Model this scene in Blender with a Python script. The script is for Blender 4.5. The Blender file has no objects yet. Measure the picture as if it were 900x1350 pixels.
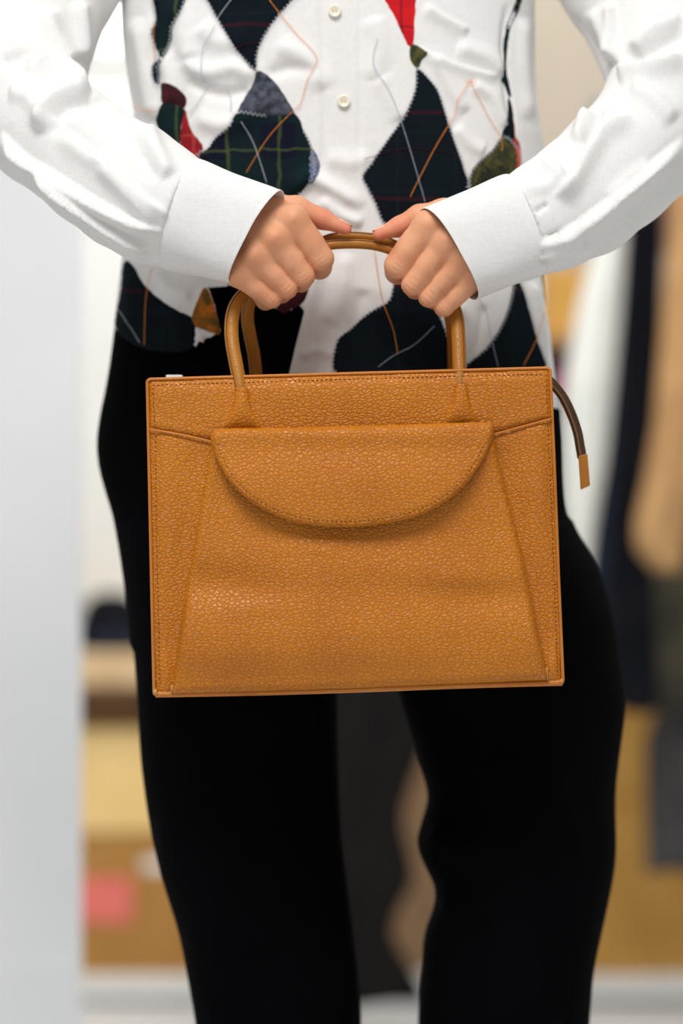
import bpy, bmesh, math, random
import numpy as np
from mathutils import Vector, Matrix, noise
from mathutils.bvhtree import BVHTree
from mathutils.geometry import delaunay_2d_cdt
random.seed(4); rng = np.random.default_rng(4)
C = bpy.context.scene.collection
S = bpy.context.scene
# ------------------------------------------------------------------ camera, world, light
FPX = 3200.0; CZ = 0.873; CD = 2.0            # focal length in pixels, camera height, distance to the bag front
cd = bpy.data.cameras.new('camera'); cam = bpy.data.objects.new('camera', cd); C.objects.link(cam)
cd.sensor_fit = 'HORIZONTAL'; cd.sensor_width = 24; cd.lens = FPX/900*24
cam.location = (0, -CD, CZ); cam.rotation_euler = (math.pi/2, 0, 0)
cd.dof.use_dof = True; cd.dof.focus_distance = 2.0; cd.dof.aperture_fstop = 1.8
S.camera = cam
w = bpy.data.worlds.new('world'); S.world = w; w.use_nodes = True
w.node_tree.nodes['Background'].inputs[0].default_value = (1.0, 0.99, 0.975, 1)
w.node_tree.nodes['Background'].inputs[1].default_value = 0.43
def area(name, loc, target, size, power, col=(1, 1, 1)):
    l = bpy.data.lights.new(name, 'AREA'); l.shape = 'RECTANGLE'; l.size, l.size_y = size; l.energy = power; l.color = col
    o = bpy.data.objects.new(name, l); C.objects.link(o); o.location = loc
    o.rotation_euler = (Vector(target)-Vector(loc)).to_track_quat('-Z', 'Y').to_euler()
    return o
area('ceiling_lamp_front', (-0.3, -1.3, 2.75), (0, 0.05, 0.9), (1.3, 0.8), 44, (1, 0.985, 0.96))
area('ceiling_lamp_back', (0.0, 1.15, 2.8), (0, 2.3, 0.6), (2.8, 0.7), 78, (1, 0.985, 0.96))
S.view_settings.view_transform = 'Standard'; S.view_settings.look = 'None'
S.view_settings.gamma = 1; S.view_settings.exposure = 0.0; S.view_settings.use_curve_mapping = False

def P(px, py, y=0.0):
    return np.array(((px-450)/FPX*(CD+y), y, CZ+(675-py)/FPX*(CD+y)))
def to_px(v):
    d = CD+v[:, 1]
    return np.stack((450+FPX*v[:, 0]/d, 675-FPX*(v[:, 2]-CZ)/d), 1)

# ------------------------------------------------------------------ materials
def srgb(r, g, b):
    f = lambda c: (c/255/12.92) if c/255 <= 0.04045 else ((c/255+0.055)/1.055)**2.4
    return (f(r), f(g), f(b), 1)
class NT:
    def __init__(s, name):
        s.m = bpy.data.materials.new(name); s.m.use_nodes = True
        s.t = s.m.node_tree; s.b = s.t.nodes['Principled BSDF']; s.co = s.n('ShaderNodeTexCoord').outputs['Object']
    def n(s, typ, ins={}, **kw):
        x = s.t.nodes.new(typ)
        for k, v in kw.items(): setattr(x, k, v)
        for k, v in ins.items():
            if hasattr(v, 'links') or isinstance(v, bpy.types.NodeSocket): s.t.links.new(v, x.inputs[k])
            else: x.inputs[k].default_value = v
        return x
    def set(s, k, v):
        if isinstance(v, bpy.types.NodeSocket): s.t.links.new(v, s.b.inputs[k])
        else: s.b.inputs[k].default_value = v
    def ramp(s, fac, stops):
        r = s.n('ShaderNodeValToRGB', {0: fac}); e = r.color_ramp.elements
        while len(e) < len(stops): e.new(0.5)
        for el, (p, c) in zip(e, stops): el.position = p; el.color = c
        return r.outputs[0]
    def mix(s, fac, a, b, mode='MIX'):
        x = s.n('ShaderNodeMix', data_type='RGBA', blend_type=mode)
        for i, v in ((0, fac), (6, a), (7, b)):
            if isinstance(v, bpy.types.NodeSocket): s.t.links.new(v, x.inputs[i])
            else: x.inputs[i].default_value = v
        return x.outputs[2]
    def math(s, op, a, b=0.0, c=0.0):
        return s.n('ShaderNodeMath', {0: a, 1: b, 2: c}, operation=op).outputs[0]
    def bump(s, h, strength, dist, prev=None):
        ins = {'Height': h, 'Strength': strength, 'Distance': dist}
        if prev is not None: ins['Normal'] = prev
        return s.n('ShaderNodeBump', ins).outputs[0]
def simple(name, col, rough=0.7, col2=None, scale=20, bump=0.0, bscale=200, spec=0.3, metal=0.0, dist=0.001):
    t = NT(name)
    nz = t.n('ShaderNodeTexNoise', {'Vector': t.co, 'Scale': scale, 'Detail': 4.0}).outputs[0]
    c2 = col2 or tuple(x*0.9 for x in col[:3])+(1,)
    t.set('Base Color', t.ramp(nz, [(0.35, col), (0.65, c2)]))
    t.set('Roughness', rough); t.set('Specular IOR Level', spec); t.set('Metallic', metal)
    if bump:
        n2 = t.n('ShaderNodeTexNoise', {'Vector': t.co, 'Scale': bscale, 'Detail': 4.0}).outputs[0]
        t.set('Normal', t.bump(n2, bump, dist))
    return t.m
def leather(name, base, light, dark, pebble=1.0, flatproj=True):
    t = NT(name)
    mp = t.n('ShaderNodeMapping', {'Vector': t.co, 'Scale': (1, 1, 1.35)}).outputs[0]
    ns = t.n('ShaderNodeTexNoise', {'Vector': mp, 'Scale': 170, 'Detail': 2.0})
    off = t.n('ShaderNodeVectorMath', {0: ns.outputs['Color'], 1: (0.5, 0.5, 0.5)}, operation='SUBTRACT').outputs[0]
    off = t.n('ShaderNodeVectorMath', {0: off, 'Scale': 0.007}, operation='SCALE').outputs[0]
    vec = t.n('ShaderNodeVectorMath', {0: mp, 1: off}, operation='ADD').outputs[0]
    dim = '3D'
    if flatproj:
        dim = '2D'; q = t.n('ShaderNodeSeparateXYZ', {0: vec}); vec = t.n('ShaderNodeCombineXYZ', {0: q.outputs[0], 1: q.outputs[2]}).outputs[0]
    vo = t.n('ShaderNodeTexVoronoi', {'Vector': vec, 'Scale': 262}, feature='DISTANCE_TO_EDGE', voronoi_dimensions=dim).outputs['Distance']
    vs = t.n('ShaderNodeTexVoronoi', {'Vector': vec, 'Scale': 262}, feature='F1', voronoi_dimensions=dim)
    h = t.n('ShaderNodeMapRange', {0: vo, 1: 0.0, 2: 0.30, 3: 0.0, 4: 1.0}, interpolation_type='SMOOTHSTEP').outputs[0]
    h = t.math('ADD', t.math('MULTIPLY', h, 0.6), t.math('MULTIPLY', t.math('SUBTRACT', 1.0, vs.outputs['Distance']), 0.5))
    nb = t.n('ShaderNodeTexNoise', {'Vector': t.co, 'Scale': 14, 'Detail': 3.0}).outputs[0]
    c = t.ramp(nb, [(0.3, base), (0.72, light)])
    cell = t.n('ShaderNodeSeparateColor', {0: vs.outputs['Color']}).outputs[0]
    c = t.mix(t.math('MULTIPLY', cell, 0.22), c, light)
    crease = t.math('MULTIPLY', t.math('SUBTRACT', 0.95, h), 0.36*pebble)
    c = t.mix(crease, c, dark)
    t.set('Base Color', c); t.set('Roughness', t.n('ShaderNodeMapRange', {0: h, 3: 0.6, 4: 0.37}).outputs[0])
    t.set('Specular IOR Level', 0.45)
    n2 = t.n('ShaderNodeTexNoise', {'Vector': t.co, 'Scale': 900, 'Detail': 2.0}).outputs[0]
    t.set('Normal', t.bump(n2, 0.10, 0.0003, t.bump(h, 0.80*pebble, 0.0007)))
    return t.m
def cotton(name, col, weave=1.0):
    t = NT(name)
    a = t.n('ShaderNodeMapping', {'Vector': t.co, 'Scale': (900, 900, 160)}).outputs[0]
    b = t.n('ShaderNodeMapping', {'Vector': t.co, 'Scale': (160, 160, 900)}).outputs[0]
    na = t.n('ShaderNodeTexNoise', {'Vector': a, 'Scale': 1.0, 'Detail': 2.0}).outputs[0]
    nb = t.n('ShaderNodeTexNoise', {'Vector': b, 'Scale': 1.0, 'Detail': 2.0}).outputs[0]
    s = t.math('ADD', na, nb)
    n3 = t.n('ShaderNodeTexNoise', {'Vector': t.co, 'Scale': 38, 'Detail': 5.0, 'Roughness': 0.6}).outputs[0]
    dk = tuple(x*0.93 for x in col[:3])+(1,)
    t.set('Base Color', t.ramp(t.math('MULTIPLY', s, 0.5), [(0.35, dk), (0.6, col)]))
    t.set('Roughness', 0.9); t.set('Specular IOR Level', 0.1)
    t.set('Normal', t.bump(s, 0.25*weave, 0.0004, t.bump(n3, 0.35, 0.003)))
    return t.m
def tartan(name, base, block, line, sx=0.034, amt=0.7, redline=None):
    """woven wool check: two crossed sets of broad blocks and thin lines"""
    t = NT(name)
    sp = t.n('ShaderNodeSeparateXYZ', {0: t.co})
    nz = t.n('ShaderNodeTexNoise', {'Vector': t.co, 'Scale': 60, 'Detail': 3.0}).outputs[0]
    wob = t.math('MULTIPLY', t.math('SUBTRACT', nz, 0.5), 0.006)
    def band(ax, period, width, ph=0.0):
        v = t.math('ADD', t.math('ADD', sp.outputs[ax], wob), ph+10.0)
        f = t.math('FRACT', t.math('DIVIDE', v, period))
        return t.math('LESS_THAN', f, width/period)
    c = base
    c = t.mix(t.math('MULTIPLY', band('X', sx*2, sx), 0.5), c, block)
    c = t.mix(t.math('MULTIPLY', band('Z', sx*2, sx, 0.012), 0.5), c, block)
    c = t.mix(t.math('MULTIPLY', band('X', sx*1.5, 0.0028), amt), c, line)
    c = t.mix(t.math('MULTIPLY', band('Z', sx*1.5, 0.0022, 0.02), amt), c, line)
    if redline: c = t.mix(t.math('MULTIPLY', band('Z', 0.075, 0.003, 0.033), 0.6), c, redline)
    fz = t.n('ShaderNodeTexNoise', {'Vector': t.co, 'Scale': 900, 'Detail': 3.0}).outputs[0]
    c = t.mix(t.math('MULTIPLY', fz, 0.05), c, srgb(110, 112, 120))
    t.set('Base Color', c); t.set('Roughness', 0.95); t.set('Specular IOR Level', 0.05)
    t.set('Normal', t.bump(fz, 0.8, 0.001))
    return t.m
def skin_mat():
    t = NT('skin')
    n1 = t.n('ShaderNodeTexNoise', {'Vector': t.co, 'Scale': 28, 'Detail': 4.0}).outputs[0]
    c = t.ramp(n1, [(0.3, srgb(217, 152, 113)), (0.55, srgb(226, 166, 128)), (0.75, srgb(209, 136, 98))])
    at = t.n('ShaderNodeAttribute', attribute_name='blush')
    c = t.mix(t.math('MULTIPLY', at.outputs['Fac'], 0.6), c, srgb(214, 108, 86))
    t.set('Base Color', c); t.set('Roughness', 0.52); t.set('Specular IOR Level', 0.35)
    t.set('Subsurface Weight', 0.25); t.set('Subsurface Radius', (0.008, 0.003, 0.0015)); t.set('Subsurface Scale', 0.5)
    n2 = t.n('ShaderNodeTexVoronoi', {'Vector': t.co, 'Scale': 950}).outputs['Distance']
    n3 = t.n('ShaderNodeTexNoise', {'Vector': t.co, 'Scale': 160, 'Detail': 3.0}).outputs[0]
    t.set('Normal', t.bump(n2, 0.12, 0.0004, t.bump(n3, 0.18, 0.001)))
    return t.m
M = dict(
    leather=leather('tan_leather', srgb(190, 109, 0), srgb(206, 124, 6), srgb(118, 56, 0)),
    leather_side=leather('tan_leather_side', srgb(190, 109, 0), srgb(206, 124, 6), srgb(118, 56, 0), 1.0, False),
    smooth=leather('tan_smooth_leather', srgb(154, 94, 8), srgb(172, 110, 18), srgb(124, 68, 10), 0.22, False),
    piping=leather('piping_leather', srgb(184, 104, 18), srgb(205, 128, 48), srgb(124, 62, 8), 0.22, False),
    stitch=simple('brown_thread', srgb(104, 50, 4), 0.8),
    zip=simple('zip_tape', srgb(78, 48, 24), 0.7, srgb(58, 36, 18), 300),
    metal=simple('zip_metal', srgb(150, 130, 100), 0.3, metal=1.0),
    worn=simple('worn_edge', srgb(206, 160, 110), 0.8, srgb(190, 130, 70), 300),
    shirt=cotton('white_cotton', (0.81, 0.805, 0.795, 1)),
    button=simple('cream_button', srgb(238, 234, 214), 0.35, spec=0.5),
    black=simple('black_velvet', (0.0022, 0.0022, 0.003, 1), 0.95, (0.0012, 0.0012, 0.0018, 1), 9, spec=0.03),
    shoe=simple('black_shoe_leather', (0.012, 0.012, 0.013, 1), 0.4),
    skin=skin_mat(), nail=simple('nail', srgb(238, 178, 152), 0.25, spec=0.5),
    hair=simple('dark_hair', (0.01, 0.007, 0.005, 1), 0.5, bump=0.6, bscale=300),
    t_navy=tartan('navy_tartan', srgb(10, 15, 24), srgb(8, 23, 27), srgb(14, 28, 32), redline=srgb(60, 16, 26)),
    t_green=tartan('green_tartan', srgb(12, 17, 34), srgb(12, 36, 34), srgb(84, 98, 50), 0.030, 0.42),
    t_grey=simple('grey_wool', srgb(82, 86, 98), 0.95, srgb(44, 46, 58), 180, 0.6, 900),
    t_blue=simple('blue_wool', srgb(52, 78, 126), 0.95, srgb(120, 124, 140), 160, 0.6, 900),
    t_red=tartan('red_wool', srgb(150, 30, 34), srgb(120, 24, 30), srgb(206, 90, 80), 0.02, 0.3),
    t_scarlet=tartan('scarlet_wool', srgb(226, 34, 34), srgb(190, 26, 36), srgb(120, 20, 40), 0.02, 0.6),
    t_coral=simple('coral_wool', srgb(206, 78, 48), 0.95, srgb(150, 40, 40), 60, 0.6, 900),
    t_maroon=simple('maroon_wool', srgb(70, 16, 26), 0.95, srgb(38, 12, 22), 120, 0.6, 900),
    t_olive=simple('olive_wool', srgb(82, 80, 40), 0.95, srgb(40, 46, 30), 150, 0.6, 900),
    t_orange=simple('orange_wool', srgb(196, 110, 34), 0.95, srgb(96, 76, 24), 130, 0.6, 900),
    th_orange=simple('orange_thread', srgb(246, 150, 62), 0.8), th_white=simple('white_thread', srgb(196, 202, 212), 0.8),
    th_grey=simple('grey_thread', srgb(196, 200, 206), 0.8), th_blue=simple('pale_blue_thread', srgb(178, 190, 210), 0.8),
    floor=simple('pale_floor', srgb(226, 228, 228), 0.35, srgb(218, 221, 222), 3),
    wall=simple('white_wall_paint', srgb(222, 223, 219), 0.8, srgb(217, 218, 215), 4), plinth=simple('white_plinth_paint', srgb(238, 239, 236), 0.7, srgb(232, 233, 231), 4),
    panel=simple('white_panel_paint', srgb(238, 239, 241), 0.6, srgb(233, 234, 237), 4),
    taupe=simple('taupe_wall_paint', srgb(168, 158, 143), 0.85, srgb(161, 151, 137), 4),
    wood=simple('pale_wood', srgb(226, 196, 154), 0.6, srgb(206, 172, 128), 18),
    wood_dark=simple('brown_board', srgb(150, 118, 86), 0.7, srgb(132, 104, 78), 18),
    card=simple('cardboard', srgb(196, 150, 78), 0.85, srgb(178, 132, 62), 12),
    card_y=simple('yellow_cardboard', srgb(246, 214, 150), 0.85, srgb(240, 204, 136), 10),
    card_b=simple('brown_cardboard', srgb(186, 138, 74), 0.85, srgb(174, 126, 64), 12),
    tape=simple('packing_tape', srgb(206, 170, 112), 0.35), pink=simple('pink_label', srgb(240, 128, 116), 0.7, srgb(236, 116, 108), 60),
    steel=simple('rail_steel', srgb(170, 172, 175), 0.35, metal=0.8),
    g_black=simple('black_cloth', (0.006, 0.007, 0.010, 1), 0.9, (0.012, 0.012, 0.016, 1), 12, spec=0.05),
    g_navy=simple('navy_cloth', (0.012, 0.018, 0.036, 1), 0.9, (0.02, 0.028, 0.045, 1), 12, spec=0.05),
    g_char=simple('charcoal_cloth', (0.010, 0.009, 0.009, 1), 0.95, (0.014, 0.012, 0.012, 1), 30, spec=0.05),
    g_olive=simple('dark_olive_cloth', srgb(52, 50, 46), 0.9, srgb(78, 74, 60), 14, spec=0.05),
    g_grey=simple('slate_cloth', srgb(62, 62, 66), 0.9, srgb(78, 76, 74), 20, spec=0.1),
    g_white=simple('ivory_cloth', srgb(218, 218, 211), 0.9, srgb(204, 206, 201), 8),
    g_tan=simple('camel_cloth', srgb(182, 142, 96), 0.9, srgb(160, 122, 80), 9),
    g_rose=simple('brown_rose_cloth', srgb(140, 108, 96), 0.9), g_mag=simple('magenta_cloth', srgb(170, 30, 110), 0.9),
    plastic=simple('white_plastic', srgb(240, 240, 240), 0.5), dark=simple('dark_gap', (0.01, 0.01, 0.01, 1), 0.8),
)
M['glow'] = NT('window_light').m
_b = M['glow'].node_tree.nodes['Principled BSDF']; _b.inputs['Emission Color'].default_value = (0.9, 0.97, 1, 1); _b.inputs['Emission Strength'].default_value = 1.6

# ------------------------------------------------------------------ object helpers
def mesh(name, v, f, mat, parent=None, smooth=True, label=None):
    me = bpy.data.meshes.new(name)
    v = np.asarray(v, dtype=float)
    if parent is not None: v = v - np.array(parent['_o'])
    me.from_pydata(v.tolist(), [], f if isinstance(f, list) else f.tolist()); me.update()
    if smooth: me.polygons.foreach_set('use_smooth', [True]*len(me.polygons))
    me.materials.append(M[mat])
    o = bpy.data.objects.new(name, me); C.objects.link(o)
    o['_o'] = tuple(parent['_o']) if parent is not None else (0, 0, 0)
    if parent is not None: o.parent = parent
    if label: o['label'] = label
    return o
def thing(name, label, cat, loc, group=None):
    o = bpy.data.objects.new(name, None); C.objects.link(o); o.location = loc; o['_o'] = tuple(loc)
    o.empty_display_size = 0.05
    o['label'] = label; o['category'] = cat
    if group: o['group'] = group
    return o
def struct(o): o['kind'] = 'structure'; return o
def fix_normals(o):
    bm = bmesh.new(); bm.from_mesh(o.data); bmesh.ops.recalc_face_normals(bm, faces=bm.faces[:]); bm.to_mesh(o.data); bm.free(); return o
def box(name, lo, hi, mat, parent=None, bev=0.002, label=None):
    bm = bmesh.new(); bmesh.ops.create_cube(bm, size=1)
    lo = np.array(lo, float); hi = np.array(hi, float)
    for v in bm.verts: v.co = Vector(((lo+hi)/2 + np.array(v.co)*(hi-lo)))
    if bev: bmesh.ops.bevel(bm, geom=bm.edges[:], offset=bev, segments=2, affect='EDGES', profile=0.5)
    v = [tuple(x.co) for x in bm.verts]; bm.verts.index_update(); f = [[y.index for y in x.verts] for x in bm.faces]; bm.free()
    return mesh(name, v, f, mat, parent, False, label)
def catmull(pts, n=8, closed=False):
    p = np.array(pts, float); N = len(p); out = []
    rngi = range(N if closed else N-1)
    for i in rngi:
        if closed: a, b, c, d = p[(i-1) % N], p[i], p[(i+1) % N], p[(i+2) % N]
        else: a, b, c, d = p[max(i-1, 0)], p[i], p[i+1], p[min(i+2, N-1)]
        for k in range(n):
            t = k/n
            out.append(0.5*((2*b)+(-a+c)*t+(2*a-5*b+4*c-d)*t*t+(-a+3*b-3*c+d)*t**3))
    if not closed: out.append(p[-1])
    return np.array(out)
def resample(pts, step, closed=False):
    p = np.array(pts, float)
    if closed: p = np.vstack((p, p[:1]))
    s = np.concatenate(([0], np.cumsum(np.linalg.norm(np.diff(p, axis=0), axis=1))))
    n = max(2, int(round(s[-1]/step))+1); t = np.linspace(0, s[-1], n)
    q = np.stack([np.interp(t, s, p[:, k]) for k in range(p.shape[1])], 1)
    return q[:-1] if closed else q
def tube_data(path, rad, n=12, cap=True, up=(0, 1, 0), flat=1.0):
    path = np.array(path, float); N = len(path); rad = np.broadcast_to(np.array(rad, float), (N,))
    T = np.gradient(path, axis=0); T /= np.linalg.norm(T, axis=1)[:, None]+1e-12
    u = np.array(up, float); V = []; F = []
    for i in range(N):
        a = u-T[i]*np.dot(u, T[i]); a /= np.linalg.norm(a)+1e-12; b = np.cross(T[i], a); u = a
        th = np.arange(n)*2*math.pi/n
        V.append(path[i]+rad[i]*(np.cos(th)[:, None]*a*flat+np.sin(th)[:, None]*b))
    V = np.vstack(V)
    for i in range(N-1):
        for k in range(n):
            k2 = (k+1) % n; F.append([i*n+k, i*n+k2, (i+1)*n+k2, (i+1)*n+k])
    if cap: F.append(list(range(n))[::-1]); F.append([(N-1)*n+k for k in range(n)])
    return V, F
def tube(name, path, rad, mat, parent=None, n=12, label=None, up=(0, 1, 0), flat=1.0, cap=True):
    V, F = tube_data(path, rad, n, cap, up, flat); return fix_normals(mesh(name, V, F, mat, parent, True, label))
def merge(parts):
    V = []; F = []; k = 0
    for v, f in parts:
        v = np.asarray(v); V.append(v); F += [[i+k for i in q] for q in f]; k += len(v)
    return np.vstack(V), F
def inside(poly, q):
    x, y = q[:, 0], q[:, 1]; r = np.zeros(len(q), bool); n = len(poly)
    for i in range(n):
        a, b = poly[i], poly[(i+1) % n]
        c = ((a[1] > y) != (b[1] > y))
        xi = (b[0]-a[0])*(y-a[1])/((b[1]-a[1])+1e-12)+a[0]
        r ^= c & (x < xi)
    return r
def dist_poly(poly, q, closed=True):
    d = np.full(len(q), 1e9); n = len(poly)
    for i in range(n if closed else n-1):
        a, b = poly[i], poly[(i+1) % n]; ab = b-a; t = np.clip(((q-a)@ab)/(ab@ab+1e-12), 0, 1)
        d = np.minimum(d, np.linalg.norm(q-a-t[:, None]*ab, axis=1))
    return d
def fill(poly, step):
    """triangulate a 2D outline with inner points; returns points, triangles, number of boundary points"""
    b = resample(poly, step, True); lo, hi = b.min(0), b.max(0)
    g = []
    j = 0; y = lo[1]
    while y < hi[1]:
        xs = np.arange(lo[0]+(step/2 if j % 2 else 0), hi[0], step); g.append(np.stack((xs, np.full(len(xs), y)), 1)); y += step*0.866; j += 1
    g = np.vstack(g); g = g[inside(b, g)]; g = g[dist_poly(b, g) > step*0.55] if len(g) else g
    pts = np.vstack((b, g)); n = len(b)
    r = delaunay_2d_cdt([Vector(p) for p in pts], [], [list(range(n))], 1, 1e-6)
    vs = np.array([tuple(v) for v in r[0]]); fs = [list(f) for f in r[2]]
    bset = dist_poly(b, vs) < 1e-3
    return vs, fs, bset, b

# ------------------------------------------------------------------ implicit surfaces (surface nets)
def surface_nets(F, o, h):
    nx, ny, nz = F.shape; neg = F < 0
    cnt = np.zeros((nx-1, ny-1, nz-1), int)
    for i in (0, 1):
        for j in (0, 1):
            for k in (0, 1): cnt += neg[i:nx-1+i, j:ny-1+j, k:nz-1+k]
    act = (cnt > 0) & (cnt < 8); I = np.argwhere(act); idx = -np.ones(act.shape, int); idx[act] = np.arange(len(I))
    acc = np.zeros((len(I), 3)); num = np.zeros(len(I))
    cs = [(i, j, k) for i in (0, 1) for j in (0, 1) for k in (0, 1)]
    for a in cs:
        for ax in range(3):
            if a[ax] == 0:
                b = list(a); b[ax] = 1
                fa = F[I[:, 0]+a[0], I[:, 1]+a[1], I[:, 2]+a[2]]; fb = F[I[:, 0]+b[0], I[:, 1]+b[1], I[:, 2]+b[2]]
                m = (fa < 0) != (fb < 0); t = np.where(m, fa/(fa-fb+1e-20), 0)
                p = np.array(a, float)[None, :].repeat(len(I), 0); p[:, ax] += t
                acc[m] += p[m]; num[m] += 1
    V = (I+acc/num[:, None])*h+np.array(o)
    Q = []
    for ax in range(3):
        s0 = [slice(None)]*3; s1 = [slice(None)]*3; s0[ax] = slice(0, -1); s1[ax] = slice(1, None)
        ch = np.argwhere(neg[tuple(s0)] != neg[tuple(s1)]); a1, a2 = (ax+1) % 3, (ax+2) % 3
        ch = ch[(ch[:, a1] > 0) & (ch[:, a2] > 0) & (ch[:, a1] < F.shape[a1]-1) & (ch[:, a2] < F.shape[a2]-1)]
        def c(d1, d2):
            q = ch.copy(); q[:, a1] -= d1; q[:, a2] -= d2; return idx[q[:, 0], q[:, 1], q[:, 2]]
        q = np.stack((c(0, 0), c(1, 0), c(1, 1), c(0, 1)), 1)
        fl = neg[ch[:, 0], ch[:, 1], ch[:, 2]]
        q[~fl] = q[~fl][:, ::-1]; Q.append(q)
    Q = np.vstack(Q); c = V[Q]
    vol = np.einsum('ij,ij->i', c.mean(1), np.cross(c[:, 2]-c[:, 0], c[:, 3]-c[:, 1])).sum()
    return V, (Q if vol > 0 else Q[:, ::-1])
def grid(lo, hi, h):
    ax = [np.arange(lo[i], hi[i]+h, h) for i in range(3)]
    G = np.meshgrid(*ax, indexing='ij'); return G, tuple(len(a) for a in ax)
def capsule(G, a, b, ra, rb, sy=1.0):
    a = np.array(a); b = np.array(b); d = b-a
    X, Y, Z = G[0]-a[0], (G[1]-a[1]), G[2]-a[2]
    dd = d@d+1e-12; t = np.clip((X*d[0]+Y*d[1]+Z*d[2])/dd, 0, 1)
    x, y, z = X-t*d[0], (Y-t*d[1])*sy, Z-t*d[2]
    return np.sqrt(x*x+y*y+z*z)-(ra+(rb-ra)*t)
def smin(a, b, k):
    h = np.clip(0.5+0.5*(b-a)/k, 0, 1); return b+(a-b)*h-k*h*(1-h)
def vnormals(me):
    n = np.zeros(len(me.vertices)*3); me.vertex_normals.foreach_get('vector', n); return n.reshape(-1, 3)
def coords(me):
    n = np.zeros(len(me.vertices)*3); me.vertices.foreach_get('co', n); return n.reshape(-1, 3)
def sculpt(o, creases, front_only=True):
    """push folds into a mesh: each crease = (polyline, width px, height m, optional 'step')"""
    me = o.data; off = np.array(o['_o']); v = coords(me)+off; n = vnormals(me); q = to_px(v)
    face = np.clip(-n[:, 1]*2.0+0.1, 0, 1)
    disp = np.zeros(len(v))
    for cr in creases:
        pl = catmull(cr[0], 5); wd, am = cr[1], cr[2]
        d = np.full(len(q), 1e9); sgn = np.zeros(len(q)); tt = np.zeros(len(q)); L = len(pl)-1
        for i in range(L):
            a, b = pl[i], pl[i+1]; ab = b-a; t = np.clip(((q-a)@ab)/(ab@ab+1e-12), 0, 1); r = q-a-t[:, None]*ab
            dd = np.linalg.norm(r, axis=1); m = dd < d; d[m] = dd[m]; sgn[m] = np.sign(ab[0]*r[m, 1]-ab[1]*r[m, 0]); tt[m] = (i+t[m])/L
        tap = np.clip(np.minimum(tt, 1-tt)*5, 0.0, 1); tap = tap*tap*(3-2*tap)
        if len(cr) > 3:   # a fold with one steep side
            s = sgn*d; prof = np.where(s > 0, np.exp(-(d/(wd*2.4))**2), np.exp(-(d/(wd*0.45))**2)*1.0)
            disp += am*prof*tap
        else: disp += am*np.exp(-(d/wd)**2)*tap
    v = v+n*(disp*face)[:, None]-off
    me.vertices.foreach_set('co', v.ravel()); me.update()
def bvh_of(o):
    off = Vector(o['_o']); me = o.data
    return BVHTree.FromPolygons([v.co+off for v in me.vertices], [tuple(p.vertices) for p in me.polygons])
CAM = Vector((0, -CD, CZ))
def hit(bv, px, py, off=0.0):
    d = (Vector(P(px, py, 0.0))-CAM).normalized(); h, n, i, dist = bv.ray_cast(CAM, d)
    if h is None: return None
    if n.dot(d) > 0: n = -n
    return np.array(h+n*off)
def patch(name, bv, poly, mat, parent, off=0.0014, step=5, smooth=3, label=None, wob=0.0):
    pl = catmull(poly, smooth, True) if smooth else np.array(poly, float)
    if wob:
        pl = resample(pl, 3, True); pl = pl+rng.normal(0, wob, pl.shape)
    vs, fs, bs, b = fill(pl, step); V = []
    last = None
    for (x, y), e in zip(vs, bs):
        h = hit(bv, x, y, 0.0002 if e else off)
        if h is None:
            h = last if last is not None else P(x, y, 0.12)
            h = P(x, y, h[1])
        V.append(h); last = h
    return fix_normals(mesh(name, V, fs, mat, parent, True, label))
def on_surface(bv, pts, step, off):
    out = []
    for x, y in resample(catmull(pts, 6), step):
        h = hit(bv, x, y, off)
        if h is not None: out.append(h)
    return out
def thread(bv, pts, mat, parent, r=0.00029, off=0.0021, label=None):
    p = on_surface(bv, pts, 4, off)
    if len(p) > 2: return tube('embroidered_line', p, r, mat, parent, 5, label)
def zigzag(bv, poly, mat, parent, off=0.0021, amp=2.0, closed=True):
    q = resample(catmull(poly, 3, closed), 2.8, closed); parts = []
    c = np.gradient(q, axis=0); nr = np.stack((-c[:, 1], c[:, 0]), 1); nr /= np.linalg.norm(nr, axis=1)[:, None]+1e-9
    z = q+nr*amp*np.where(np.arange(len(q)) % 2, 1, -1)[:, None]; P3 = []
    for x, y in z:
        h = hit(bv, x, y, off); P3.append(h)
    for a, b in zip(P3[:-1], P3[1:]):
        if a is not None and b is not None and np.linalg.norm(a-b) < 0.02: parts.append(tube_data([a, b], 0.00026, 4, False))
    if parts:
        V, F = merge(parts); o = mesh('edge_stitching', V, F, mat, parent); o['kind'] = 'stuff'; return o

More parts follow.
